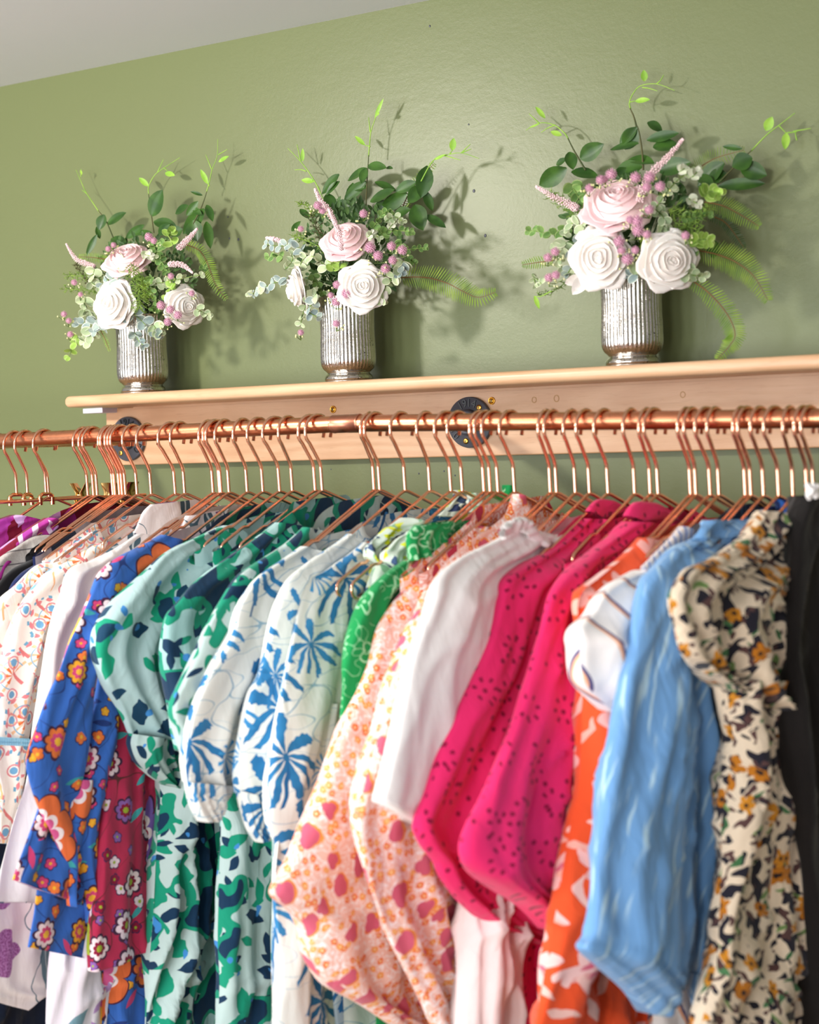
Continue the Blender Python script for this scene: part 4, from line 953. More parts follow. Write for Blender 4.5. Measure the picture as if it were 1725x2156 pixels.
S('cuff', f, [(1464, 2050, 1544, 2050), (1458, 2080, 1536, 2062), (1460, 2110, 1510, 2084), (1466, 2140, 1490, 2122)], 'dash', g, T=[.022, .018, .008], seed=95, amp=.004, off=.022, cap_open=True, gather=.0016, endg=1.3)
# royal blue, beige, brown
g, f = garment('royal_blue_blouse', 'royal blue patterned top whose back shoulder shows right of the beige floral dress', 'top', 48)
body_part(f, 'lace', g, .05, W=.10, seed=96, hem=-.3, scoop=.02, hb=.01)
S('shoulder', f, [(1640, 1052, 1712, 1046), (1650, 1090, 1712, 1090), (1656, 1130, 1710, 1130), (1660, 1180, 1705, 1180)], 'lace', g, T=.008, seed=97, amp=.006)
g, f = garment('beige_floral_dress', 'beige dress scattered with black, mustard and green flowers, with a wide cap sleeve', 'dress', 50)
body_part(f, 'beige', g, (1642, 1104), W=.14, wb=.1, seed=98, hem=-1.05, scoop=.02, hb=.004, flare=.04, amp=.012)
S('sleeve', f, [(1600, 1075, 1665, 1085), (1566, 1128, 1664, 1130), (1532, 1156, 1662, 1180), (1487, 1182, 1660, 1230), (1446, 1200, 1658, 1280), (1416, 1244, 1656, 1330), (1411, 1278, 1655, 1380), (1424, 1325, 1653, 1420), (1436, 1372, 1652, 1455), (1462, 1400, 1650, 1490), (1500, 1428, 1645, 1515), (1560, 1475, 1635, 1530), (1610, 1520, 1630, 1536)], 'beige', g, T=[.008, .02, .03, .032, .026, .01], seed=99, amp=.010, fa=40, nr=90, nu=72)
S('skirt', f, [(1530, 1430, 1650, 1430), (1536, 1500, 1648, 1500), (1544, 1560, 1646, 1560), (1534, 1640, 1654, 1640), (1520, 1730, 1672, 1730), (1520, 1820, 1690, 1820), (1516, 1920, 1698, 1920), (1510, 2020, 1702, 2020), (1490, 2100, 1704, 2100), (1470, 2190, 1706, 2190)], 'beige', g, T=.022, seed=100, amp=.014, fa=30, uvo=(.3, .4), nr=100)
g, f = garment('dark_brown_coat', 'very dark brown coat filling the right edge of the rail, beside the beige floral dress', 'coat', 51, dx=.02)
S('coat_front', f, [(1690, 1046, 1790, 1040), (1672, 1100, 1800, 1100), (1664, 1200, 1810, 1200), (1656, 1350, 1815, 1350), (1652, 1500, 1820, 1500), (1660, 1650, 1825, 1650), (1690, 1820, 1830, 1820), (1700, 2000, 1835, 2000), (1704, 2190, 1840, 2190)], 'dark_brown', g, T=.02, seed=101, amp=.010, nr=90)
q = MB(); s, h = unp(f, 1712, 1034, .02)
for k in range(26):
    a = k * 2.4; rr_ = .002 * math.sqrt(k); q.ball(P3(f, s + rr_ * cos(a) * .8, h + rr_ * sin(a) * .7, .02 + .004 * sin(k)), .0032, 7, 5)
loc(q.build('tassel', M['white_cotton'], label='fluffy off-white tassel'), g)

# same prints in further sizes, squeezed between the front ones: only their shoulder edges show
for i, m_, lb, nk, cat in (
    (1, 'purple', 'second maroon satin blouse, behind the crumpled one', .10, 'blouse'),
    (4, 'black_cotton', 'black top under bare wires, left of the navy shirt', .11, 'top'),
    (6, 'black_cotton', 'black top edge pressed against the navy shirt', .11, 'top'),
    (13, 'white_cotton', 'plain white blouse shoulder behind the ivory blouse', .10, 'blouse'),
    (16, 'ivory_lining', 'ivory blouse shoulder pressed against the cobalt blouse', .12, 'blouse'),
    (19, 'teal_leaf', 'aqua leaf dress shoulder just behind the emerald leaf dress', .10, 'dress'),
    (20, 'teal_leaf', 'aqua leaf dress neckline left of the emerald leaf dress', .10, 'dress'),
    (21, 'teal_dark', 'emerald leaf dress neckline showing above the other leaf prints', .08, 'dress'),
    (33, 'ditsy_shaded', 'shade-toned peach floral blouse neckline left of the white ruffled collar', .12, 'blouse'),
    (35, 'ditsy_shaded', 'shade-toned peach floral blouse neckline just behind the white ruffled collar', .12, 'blouse'),
    (38, 'eyelet', 'pink broderie blouse neckline between the two pink collars', .09, 'blouse'),
    (39, 'eyelet', 'pink broderie blouse shoulder tucked behind the right pink collar', .09, 'blouse'),
    (42, 'orange', 'orange blossom dress shoulder behind the striped blouse yoke', .12, 'dress'),
    (43, 'stripe_fine', 'striped blouse neckline behind the front striped blouse', .12, 'blouse'),
    (46, 'dash', 'light blue blouse neckline right of the gathered blue collar', .09, 'blouse'),
    (47, 'dash', 'light blue blouse shoulder against the beige floral dress', .10, 'blouse'),
    (49, 'beige', 'beige floral dress neckline behind the front beige dress', .10, 'dress')):
    g, f = garment('tucked_' + {'top': 'shirt'}.get(cat, cat), lb, cat, i)
    body_part(f, m_, g, nk, W=.158, seed=200 + i, hem=-.55, scoop=.03, hb=.012, T=.004, amp=.002, flare=0, uvo=(.05 * i, .03 * i), nr=60, nc=48)
# ------------------------------------------------------------------ flowers
def fmat(name, c1, c2, sc=60, rough=.6, edge=None, sss=0, trans=0):
    t = T(name); n = t.noise(t.gen(), sc, 2); c = t.mix(t.sstep(n, .3, .7), c1, c2)
    if edge:
        x, y, _ = t.sep(t.uv()); c = t.mix(x.abs() > .8, c, edge)
    M[name] = t.fin(c, rough, 0, None, .05, .35, Subsurface_Weight=sss, Subsurface_Radius=(.01, .006, .004)) if sss else t.fin(c, rough, 0, None, .05, .35)
    return M[name]
fmat('dark_leaf', '3A5F1E', '264816', 50, .4); fmat('bright_leaf', 'A4C45C', '83A844', 60, .5, 'B9CE7E'); fmat('tender_leaf', '9AC24A', '7FAE38', 60, .5)
fmat('sage_leaf', 'C2CEA4', 'A3B88E', 70, .75, 'E6EACB'); fmat('grey_leaf', 'A9B8AE', '869A9A', 70, .8, 'D5DDD0'); fmat('mid_leaf', '7FA258', '5F8746', 70, .6, 'A3BC74')
fmat('pale_leaf', 'E3E3CF', 'CBD2B6', 70, .7); fmat('fern_leaf', '86A427', '5F8420', 60, .5); fmat('fern_rib', '6E4A22', '7F5C2A', 40)
fmat('stem_green', '7C9A45', '5E7A33', 40); fmat('stem_brown', '55502A', '3F4A22', 40); fmat('vine_green', '9CC85A', '83B548', 40)
fmat('white_petal', 'F1ECE6', 'EAE2DA', 25, .6, None, .15); fmat('pink_petal', 'FADDDD', 'F5CFD2', 25, .6, None, .15)
fmat('astilbe', 'F7DCDD', 'F0CCD2', 300, .8); fmat('pompom', 'E2B0C4', 'CE98B2', 500, .85); fmat('bud', 'E7E6B8', 'CFD28C', 200, .6)
fmat('asparagus', '8FAE48', '6B8C38', 120, .6); fmat('filler', '4C6C34', '2F4B24', 60, .6)
YV = YB - .05
class Bq:
    def __init__(s, nm, label, base, ox, oy, k):
        s.k = k; s.ox = ox; s.oy = oy; s.base = base
        s.t = thing(nm, label, 'bouquet', base, 'artificial flower bouquets in the silver vases'); s.d = proj(base)[2]
        s.fan = [0]
    def w(s, x, y, dy=0): return on_y(s.ox + x / s.k, s.oy + y / s.k, YV + dy)
    def m(s, z): return z / s.k / FPX * s.d
    def add(s, q, name, mat, **kw): return loc(q.build(name, mat, **kw), s.t)
VIEW = Vector((.45, -.88, -.1)).normalized()
def leaf3(q, b, tip, W, nrm=None, bend=.12, cup=.25, blunt=0, mi=0):
    b = Vector(b); tip = Vector(tip); d = tip - b; L = d.length
    if L < 1e-6: return
    d /= L; n = (nrm or VIEW); n = (n - d * n.dot(d)).normalized(); c = d.cross(n)
    rows = []; uvs = []
    for i in range(8):
        t = i / 7
        w = (sin(pi * min(1, t * .96 + .02)) ** (.75 if not blunt else .5)) * (1 - .25 * t if not blunt else 1) * W / 2
        if i == 7: w *= .15 if not blunt else .4
        o = b + d * (L * t) + n * (-bend * L * t * t + bend * L * .5 * t)
        rows.append([o + c * (w * u) + n * (abs(u) * w * cup) for u in (-1, -.5, 0, .5, 1)]); uvs.append([(u, t) for u in (-1, -.5, 0, .5, 1)])
    q.grid(rows, uvs=uvs, mi=mi)
def dark_leaf(B, q, bx, by, tx, ty, w, dy=.0):
    r = random.uniform
    n = (VIEW + Vector((r(-.4, .4), r(-.1, .1), r(.0, .7)))).normalized()
    leaf3(q, B.w(bx, by, dy), B.w(tx, ty, dy + r(-.012, .012)), B.m(w) * 1.38, n, r(-.1, .22), .28)
def rose(B, x, y, R_, mat, ax=None, dy=-.03, name='rose', squash=1.0):
    C = B.w(x, y, dy); R = B.m(R_); A = (ax or VIEW).normalized()
    u = A.orthogonal().normalized(); v = A.cross(u); q = MB()
    rnd = random.Random(int(x * 7 + y))
    layers = [(2, .12, .62, 1.2, .02), (2, .22, .64, 1.25, .05), (3, .36, .62, 1.2, .10), (3, .52, .54, 1.15, .18), (4, .70, .40, 1.1, .30), (4, .88, .18, 1.05, .46), (5, 1.02, -.06, .98, .58)]
    for li, (n, rr, top, span, flare) in enumerate(layers):
        a0 = rnd.random() * 6.28
        for k in range(n):
            ac = a0 + 2 * pi * k / n + rnd.uniform(-.12, .12); half = pi / n * 1.28 * span + .15
            top2 = top + rnd.uniform(-.04, .04); rows = []
            for i in range(8):
                t = i / 7; row = []
                for j in range(9):
                    s_ = -1 + 2 * j / 8
                    edge = (1 - .30 * abs(s_) ** 3 * (t ** 1.5))                # rounded petal corners
                    hh = (-.55 + (top2 + .55) * t * edge)
                    rad_ = rr * (.35 + .65 * min(1, t * 1.5) ** .7) + flare * max(0, t - .55) ** 1.2 * 1.4 * (1 + .25 * sin(s_ * 5 + k + li))
                    rad_ += .045 * sin(s_ * 5 + li * 2 + k) * t
                    a = ac + half * s_ * (.55 + .45 * min(1, t * 1.6))
                    hh -= flare * .9 * max(0, t - .6) ** 1.1
                    row.append(C + (u * cos(a) + v * sin(a)) * (rad_ * R * squash) + A * (hh * R * .85))
                rows.append(row)
            q.grid(rows)
    # the packed heart of the flower, so that petals rise only a little above each other
    rows = []
    for i in range(9):
        th = pi / 2 * i / 8; rows.append([C + (u * cos(2 * pi * j / 20) + v * sin(2 * pi * j / 20)) * (R * .92 * cos(th)) + A * (R * (-.22 + .62 * sin(th))) for j in range(20)])
    q.grid(rows, closed_u=True)
    return B.add(q, name, M[mat], solid=.0006)
def sprig(B, pts, lf, mat, n=6, dy=-.02, blunt=1, name='eucalyptus_sprig', ratio=.85, stem='stem_green', spread=1.0):
    P = spl([tuple(B.w(x, y, dy + (d[0] if d else 0))) for x, y, *d in pts], n * 3 + 1); q = MB()
    q.tube(P, B.m(3), 5, mi=1); r = random.uniform; L = B.m(lf)
    for i in range(n + 1):
        p = Vector(P[min(i * 3, len(P) - 1)]); a = Vector(P[max(i * 3 - 1, 0)]); b = Vector(P[min(i * 3 + 1, len(P) - 1)])
        t = (b - a).normalized(); ph = i * pi / 2 + r(-.4, .4); o = t.orthogonal().normalized(); sc = 1 - .35 * i / n
        for sg in (0, pi, pi * .5 if i == n else 0):
            if sg == 0 and i == n: pass
            rot = Matrix.Rotation(ph + sg, 3, t); d = (rot @ o) * .8 * spread + t * r(.25, .7)
            nn = (VIEW * 1.2 + t * .6 + Vector((r(-.4, .4), r(-.4, .4), r(-.2, .6)))).normalized()
            leaf3(q, p, p + d.normalized() * L * sc * r(.85, 1.1), L * sc * ratio, nn, r(-.1, .15), .18, blunt)
    return B.add(q, name, [M[mat], M[stem]])
def branch(B, pts, r0=3, mat='stem_green', dy=0, q=None, name='stem'):
    P = spl([tuple(B.w(x, y, dy)) for x, y in pts], max(8, len(pts) * 5)); n = len(P); own = q is None; q = q or MB()
    q.tube(P, [B.m(r0) * (1 - .55 * i / n) for i in range(n)], 6)
    if own: B.add(q, name, M[mat])
def vine(B, paths, lfs, dy=.042, name='vine_tip'):
    q = MB()
    for p in paths: 
        P = spl([tuple(B.w(x, y, dy)) for x, y in p], max(6, len(p) * 5)); q.tube(P, [B.m(4.2) * (1 - .6 * i / len(P)) for i in range(len(P))], 6)
    for bx, by, tx, ty, w in lfs: leaf3(q, B.w(bx, by, dy), B.w(tx, ty, dy - .004), B.m(w), VIEW + Vector((0, 0, .3)), .05, .2)
    B.add(q, name, M['tender_leaf'])
def fern(B, pts, pin, n=26, dy=.0, name='fern_frond', dyend=None, mat='fern_leaf'):
    n = int(n * 1.15); m = len(pts); de = dy if dyend is None else dyend
    P = spl([tuple(B.w(x, y, dy + (de - dy) * i / (m - 1))) for i, (x, y) in enumerate(pts)], n); q = MB()
    q.tube(P, [B.m(4) * (1 - .7 * i / n) for i in range(n)], 5, mi=1)
    for i in range(1, n):
        p = Vector(P[i]); t = (Vector(P[i]) - Vector(P[i - 1])).normalized(); c = t.cross(VIEW).normalized()
        L = B.m(pin) * (sin(pi * min(1, (i / n) * .8 + .17)) ** .6) * random.uniform(.9, 1.08)
        for sg in (-1, 1):
            d = (c * sg + t * .35 + Vector((0, 0, -.1)) + VIEW * random.uniform(-.25, .1)).normalized()
            leaf3(q, p, p + d * L, min(L * .26, (Vector(P[1]) - Vector(P[0])).length * .8), VIEW, .08, .1)
    B.add(q, name, [M[mat], M['fern_rib']])
def astilbe(B, pts, w, dy=-.03):
    n = 46; P = spl([tuple(B.w(x, y, dy)) for x, y in pts], n); q = MB(); q.tube(P, B.m(3), 5)
    for i in range(n):
        f = i / n; rr_ = B.m(w) * .5 * (.25 + .75 * min(1, f * 1.9)) * (1 if f < .9 else .8)
        t = (Vector(P[min(i + 1, n - 1)]) - Vector(P[max(0, i - 1)])).normalized(); o = t.orthogonal().normalized()
        for k in range(5):
            d = Matrix.Rotation(k * 1.256 + i * .7, 3, t) @ o; e = Vector(P[i]) + d * rr_ * random.uniform(.5, 1.05) - t * rr_ * .3
            q.tube([P[i], e], B.m(1.6), 3, caps=False); q.ball(e, B.m(5.2) * random.uniform(.7, 1.1), 5, 3)
    B.add(q, 'astilbe_spike', M['astilbe'])
def pompoms(B, L, dy=-.05, root=None):
    for x, y, r_ in L:
        d = dy + random.uniform(-.006, .006); c = B.w(x, y, d); R = B.m(r_); q = MB()
        q.ball(c, R * .62, 8, 6)
        for k in range(70):
            z = 1 - 2 * (k + .5) / 70; a = k * 2.4; s_ = math.sqrt(1 - z * z); dd = Vector((s_ * cos(a), s_ * sin(a), z))
            q.tube([c + dd * R * .5, c + dd * R * random.uniform(.92, 1.08)], [R * .085, R * .04], 4, caps=False)
        x2, y2 = (root or (x, y + 60)); e = B.w(x + (x2 - x) * .35, y + 50, d + .02); q.tube([c, (c + e) / 2 + Vector((0, 0, .002)), e], B.m(3), 5, mi=1)
        for k in range(5):
            b = B.w(x + random.uniform(-1.9, 1.9) * r_, y + random.uniform(-.2, 1.9) * r_, d + .006); q.ball(b, B.m(7), 6, 4, mi=2); q.tube([b, e], B.m(1.6), 4, mi=1, caps=False)
        B.add(q, 'blossom_stem', [M['pompom'], M['stem_green'], M['bud']])
def needles(B, pts, spread, n=40, dy=-.03, mat='asparagus', name='asparagus_sprig', L=26):
    P = spl([tuple(B.w(x, y, dy)) for x, y in pts], n); q = MB(); q.tube(P, B.m(2.6), 5); r = random.uniform
    for i in range(n):
        p = Vector(P[i]); t = (Vector(P[min(i + 1, n - 1)]) - Vector(P[max(0, i - 1)])).normalized(); o = t.orthogonal().normalized()
        d = Matrix.Rotation(i * 2.4, 3, t) @ o; e = p + d * B.m(spread) * r(.5, 1) + t * B.m(spread) * .5
        q.tube([p, e], B.m(1.8), 4, caps=False)
        for k in range(6):
            f = .35 + .65 * k / 5; b = p + (e - p) * f
            dd = Vector((r(-1, 1), r(-1, 1), r(-.6, 1))).normalized(); q.tube([b, b + dd * B.m(L) * r(.5, 1)], [B.m(2.2), B.m(.9)], 4, caps=False)
    B.add(q, name, M[mat])
def filler(B, cx, cy, rx, ry, n=230, dy=.0):
    n = int(n * 1.7)
    q = MB(); r = random.uniform
    for _ in range(n):
        a = r(0, 2 * pi); k = math.sqrt(r(0, 1)); x, y = cx + rx * k * cos(a), cy + ry * k * sin(a); dd = dy + r(-.02, .03)
        b = B.w(x, y, dd); d = Vector((r(-1, 1) + cos(a) * .8, r(-.6, .2), r(-.5, 1) - sin(a) * .8)).normalized(); L = B.m(r(34, 70))
        leaf3(q, b, b + d * L, L * .5, VIEW + Vector((r(-.5, .5), 0, r(-.3, .6))), .1, .2)
    rt = B.base + Vector((0, 0, .09))
    for _ in range(14):
        a = r(0, 2 * pi); e = B.w(cx + rx * .7 * cos(a), cy + ry * .6 * sin(a), dy); q.tube([rt, (rt + e) / 2 + Vector((0, 0, .01)), e], B.m(4), 5)
    B.add(q, 'filler_foliage', M['filler'])
def vase(px, py, label):
    c = on_y(px, py + 4, YV); c = Vector((c.x, YV, ZS)); t = thing('vase', label, 'vase', c, 'mercury glass vases on the shelf')
    K = .98
    pr = [(.001, 0), (.0325, 0), (.0352, .0025), (.0362, .006), (.0350, .010), (.0325, .0125), (.0318, .0145), (.0340, .017), (.0378, .021, .02), (.0403, .027, .025), (.0412, .036, .032), (.0408, .055, .034), (.0400, .075, .034), (.0402, .095, .034), (.0412, .110, .03), (.0430, .124, .02), (.0435, .1265), (.042, .1262), (.0400, .112), (.0385, .08), (.039, .035), (.03, .02), (.001, .018)]
    P = [tuple(v for v in spl([tuple(p) + (0,) * (3 - len(p)) for p in pr], 90)[i]) for i in range(90)]
    q = MB(); q.lathe([(max(.0008, r) * K, z * K, f) for r, z, f in P], (0, 0, 0), 264, k=44)
    o = q.build('vase_body', M['mercury']); o.parent = t
    return t, c
V = {}
for k, px, py, lb in (('L', 302, 822, 'silver mercury glass vase, leftmost of three on the shelf'), ('M', 735, 795, 'silver mercury glass vase in the middle of the shelf'), ('R', 1333, 766, 'silver mercury glass vase, rightmost on the shelf')):
    V[k] = vase(px, py, lb)[1]
UPV = lambda x, z: (VIEW + Vector((x, 0, z))).normalized()

# --- middle bouquet
B = Bq('bouquet', 'bouquet with a long fern frond sweeping right, in the middle vase', V['M'], 520, 200, 3.08)
filler(B, 680, 1020, 320, 330, 300)
q = MB()
for a in ((785, 460, 905, 470, 55), (905, 472, 945, 474, 22), (785, 480, 650, 555, 60), (770, 475, 745, 575, 50), (775, 560, 625, 690, 65), (690, 570, 668, 735, 62), (780, 600, 690, 610, 45), (800, 690, 965, 620, 72), (830, 565, 972, 622, 45), (1038, 640, 862, 748, 80), (1098, 565, 962, 628, 62), (1130, 590, 1048, 702, 74), (1172, 460, 1128, 668, 92), (1090, 712, 1142, 876, 100), (1160, 780, 1292, 862, 50), (1150, 620, 1205, 752, 50), (600, 515, 490, 645, 72), (602, 560, 505, 650, 45), (560, 725, 705, 718, 72), (752, 680, 690, 805, 52), (618, 745, 732, 822, 42), (345, 740, 405, 805, 42), (290, 882, 345, 820, 32), (640, 700, 560, 800, 80), (820, 760, 950, 700, 80), (950, 790, 1060, 740, 70), (520, 640, 560, 760, 70)): dark_leaf(B, q, *a, dy=.02)
B.add(q, 'dark_leaves', M['dark_leaf'])
branch(B, [(772, 760), (777, 600), (787, 440), (790, 390)], 5, 'stem_brown', .02); branch(B, [(1000, 780), (1060, 690), (1130, 560), (1180, 470)], 5, 'stem_green', .02); branch(B, [(560, 780), (490, 660), (465, 590)], 4, 'stem_green', .02)
vine(B, [[(790, 400), (795, 330), (805, 240), (830, 160), (870, 40)], [(800, 240), (790, 145)], [(800, 335), (765, 325)]], [(765, 325, 700, 265, 34), (830, 150, 885, 22, 28), (840, 130, 860, 118, 30)])
vine(B, [[(1130, 560), (1190, 450), (1240, 400), (1290, 390), (1390, 376), (1505, 412)], [(1390, 376), (1450, 318)], [(1280, 392), (1385, 422)], [(1315, 385), (1335, 355)], [(1400, 372), (1455, 350)]], [(1332, 360, 1342, 278, 50), (1220, 420, 1290, 384, 22)], .01)
vine(B, [[(480, 640), (440, 560), (380, 470), (330, 410), (265, 345)], [(385, 495), (350, 484), (310, 486)], [(350, 430), (325, 320)], [(430, 556), (395, 540)]], [(435, 562, 352, 550, 44), (362, 430, 362, 345, 30)])
fern(B, [(1000, 760), (1040, 660), (1110, 560), (1215, 445)], 55, 22, .03)
fern(B, [(1000, 1185), (1100, 1180), (1200, 1190), (1310, 1225), (1400, 1272), (1500, 1312), (1610, 1280)], 92, 40, -.02, dyend=-.01)
rose(B, 640, 935, 128, 'pink_petal', UPV(-.1, .9), -.05, 'pink_rose'); rose(B, 322, 1262, 118, 'white_petal', UPV(-1.3, -.1), -.05, 'white_rose'); rose(B, 750, 1242, 122, 'white_petal', UPV(.1, .15), -.075, 'white_rose')
astilbe(B, [(442, 610), (480, 690), (530, 750), (575, 830)], 46, -.05); astilbe(B, [(530, 740), (570, 830), (600, 900), (612, 1010)], 34, -.085); astilbe(B, [(125, 925), (180, 935), (250, 960)], 30, -.05)
for a in (([(360, 1010), (290, 970), (220, 980), (130, 970)], 62, 'grey_leaf', 6), ([(260, 1190), (150, 1230), (40, 1290)], 62, 'grey_leaf', 5), ([(100, 1240), (40, 1290), (20, 1290)], 55, 'sage_leaf', 2), ([(520, 1120), (440, 1050), (370, 1060), (330, 1150)], 66, 'sage_leaf', 5), ([(450, 1290), (380, 1370), (350, 1480)], 66, 'sage_leaf', 4), ([(440, 1330), (400, 1400), (455, 1440)], 66, 'grey_leaf', 3), ([(1010, 1080), (960, 1170), (900, 1240), (880, 1330)], 74, 'sage_leaf', 6), ([(1000, 1090), (990, 1160)], 66, 'grey_leaf', 3), ([(250, 1130), (290, 1080), (300, 1030)], 52, 'sage_leaf', 4), ([(230, 1050), (140, 1050)], 52, 'mid_leaf', 3), ([(600, 1120), (600, 1060), (640, 1040)], 56, 'bright_leaf', 4), ([(560, 1140), (560, 1080)], 56, 'bright_leaf', 2), ([(430, 1170), (470, 1250), (520, 1330)], 44, 'mid_leaf', 6), ([(390, 1200), (380, 1260)], 40, 'sage_leaf', 3), ([(860, 900), (950, 880), (1060, 885)], 52, 'mid_leaf', 6), ([(960, 960), (1030, 1000), (1150, 990)], 46, 'mid_leaf', 6), ([(900, 820), (960, 790), (1010, 820)], 50, 'sage_leaf', 4), ([(790, 930), (820, 900), (860, 930)], 42, 'sage_leaf', 4), ([(640, 1010), (640, 940)], 42, 'sage_leaf', 3), ([(1040, 1060), (1090, 1090)], 40, 'mid_leaf', 3), ([(820, 860), (880, 770), (930, 760)], 50, 'mid_leaf', 5)):
    sprig(B, a[0], a[1], a[2], a[3], -.055 if a[2] != 'mid_leaf' else -.035)
sprig(B, [(790, 920), (812, 890)], 40, 'pale_leaf', 2, -.06, name='white_blossom_sprig'); sprig(B, [(920, 870), (950, 830)], 40, 'pale_leaf', 2, -.05, name='white_blossom_sprig')
needles(B, [(540, 1040), (470, 900), (420, 780)], 46, 34, -.05, 'stem_brown'); needles(B, [(520, 1010), (400, 950), (310, 920)], 34, 26, -.05); needles(B, [(430, 790), (390, 720), (345, 705)], 26, 12, -.02, 'fern_leaf')
pompoms(B, [(800, 990, 37), (850, 1042, 33), (938, 980, 30), (1008, 1005, 33), (945, 1072, 29), (900, 1126, 32), (755, 770, 28), (460, 716, 30), (585, 1230, 29), (645, 1288, 33), (580, 1340, 33), (580, 1482, 27), (350, 1540, 22), (545, 1300, 22), (350, 868, 22), (490, 750, 24), (640, 1290, 24)], -.085)
# --- left bouquet
B = Bq('bouquet', 'bouquet with drooping grey eucalyptus and bushy asparagus, in the leftmost vase', V['L'], 100, 280, 3.75)
filler(B, 760, 1160, 400, 350, 320)
q = MB()
for a in ((820, 655, 912, 448, 118), (840, 700, 1022, 742, 84), (450, 645, 405, 765, 76), (470, 720, 628, 632, 74), (390, 803, 308, 972, 46), (388, 740, 415, 836, 36), (505, 832, 632, 885, 76), (620, 830, 772, 722, 58), (680, 802, 822, 782, 52), (1112, 572, 1003, 638, 52), (1190, 540, 1095, 655, 54), (1240, 600, 1078, 795, 96), (1150, 690, 1182, 855, 118), (1258, 568, 1305, 695, 52), (1255, 700, 1288, 908, 66), (1225, 492, 1128, 460, 24), (1150, 600, 1218, 642, 44), (880, 800, 962, 722, 64), (560, 850, 480, 900, 60), (690, 860, 640, 930, 60), (960, 800, 1070, 760, 80), (520, 1490, 600, 1560, 70)): dark_leaf(B, q, *a, dy=.02)
B.add(q, 'dark_leaves', M['dark_leaf'])
branch(B, [(840, 790), (828, 700), (808, 560), (798, 480)], 6, 'stem_brown', .02); branch(B, [(1100, 820), (1200, 620), (1240, 520), (1258, 460)], 6, 'stem_brown', .02); branch(B, [(520, 830), (460, 690), (400, 612)], 6, 'stem_brown', .02)
vine(B, [[(800, 490), (800, 420), (850, 330), (930, 270), (1045, 195)], [(870, 310), (915, 210)], [(800, 425), (785, 405)], [(920, 275), (950, 300)]], [(798, 420, 722, 352, 50), (930, 315, 1005, 335, 52)])
vine(B, [[(1255, 470), (1280, 380), (1300, 290), (1340, 180), (1345, 50)], [(1350, 172), (1420, 130)], [(1296, 285), (1250, 172)], [(1280, 420), (1265, 395)]], [(1266, 402, 1208, 286, 48), (1352, 228, 1430, 182, 38)])
vine(B, [[(408, 625), (355, 545), (300, 460), (260, 370), (225, 290)], [(265, 345), (265, 285)], [(312, 480), (272, 450)]], [(270, 330, 262, 290, 22)])
fern(B, [(1090, 880), (1190, 920), (1250, 1000), (1290, 1100), (1330, 1200), (1410, 1310)], 66, 30, .0); fern(B, [(480, 1000), (380, 985), (250, 975)], 44, 18, -.02); fern(B, [(420, 1560), (460, 1640), (490, 1720)], 26, 14, -.05)
rose(B, 625, 985, 150, 'pink_petal', UPV(-.1, 1.2), -.05, 'pink_rose'); rose(B, 512, 1352, 148, 'white_petal', UPV(-.35, .2), -.075, 'white_rose'); rose(B, 1090, 1372, 122, 'white_petal', UPV(1.2, .0), -.05, 'white_rose')
astilbe(B, [(150, 878), (215, 985), (300, 1030), (375, 1055)], 44, -.05); astilbe(B, [(1182, 757), (1100, 850), (1025, 915)], 52, -.05); astilbe(B, [(1145, 1102), (1060, 1040), (955, 1035)], 44, -.075)
for a in (([(640, 1080), (570, 990), (520, 1060), (560, 1130)], 84, 'sage_leaf', 5), ([(370, 1080), (350, 1180), (440, 1225)], 84, 'sage_leaf', 4), ([(560, 1160), (490, 1150), (440, 1200)], 84, 'grey_leaf', 3), ([(300, 1300), (290, 1400), (330, 1440)], 86, 'sage_leaf', 4), ([(430, 1500), (330, 1500), (250, 1500)], 96, 'grey_leaf', 4), ([(350, 1560), (320, 1640), (290, 1640)], 90, 'sage_leaf', 4), ([(480, 1490), (380, 1560)], 86, 'grey_leaf', 3), ([(660, 1410), (740, 1480), (800, 1540), (880, 1580)], 102, 'grey_leaf', 5), ([(840, 1520), (880, 1590)], 84, 'sage_leaf', 3), ([(690, 1580), (720, 1640), (760, 1680)], 66, 'grey_leaf', 4), ([(1180, 1390), (1270, 1440)], 62, 'sage_leaf', 3), ([(830, 1190), (950, 1175), (1060, 1150), (1210, 1120)], 62, 'sage_leaf', 7), ([(760, 990), (790, 960), (840, 980)], 56, 'sage_leaf', 4), ([(990, 880), (960, 810), (990, 770)], 76, 'bright_leaf', 4), ([(940, 900), (900, 870)], 70, 'mid_leaf', 3), ([(860, 960), (900, 1020), (930, 1090)], 64, 'mid_leaf', 6), ([(1010, 1180), (960, 1240), (940, 1320)], 66, 'bright_leaf', 5), ([(240, 1610), (200, 1680), (170, 1770)], 78, 'bright_leaf', 3), ([(830, 1140), (800, 1200), (860, 1330)], 60, 'mid_leaf', 6), ([(820, 1380), (870, 1400)], 50, 'mid_leaf', 4), ([(830, 860), (850, 920)], 50, 'mid_leaf', 4), ([(560, 1190), (580, 1290), (650, 1380)], 44, 'mid_leaf', 3), ([(1200, 1080), (1240, 1060)], 46, 'mid_leaf', 2)):
    sprig(B, a[0], a[1], a[2], a[3], -.06 if a[2] != 'mid_leaf' else -.045)
sprig(B, [(770, 960), (810, 970)], 56, 'pale_leaf', 2, -.08, name='white_blossom_sprig')
needles(B, [(660, 1030), (700, 1150), (730, 1260), (720, 1380)], 74, 60, -.09, 'asparagus', L=44); needles(B, [(700, 1120), (770, 1210), (790, 1290)], 50, 26, -.085, 'fern_leaf', L=40); needles(B, [(430, 1160), (300, 1130), (160, 1130)], 50, 34, -.05); needles(B, [(420, 1260), (290, 1240), (140, 1230)], 46, 30, -.05); needles(B, [(330, 1180), (260, 1100), (230, 1040)], 36, 20, -.045, 'stem_brown')
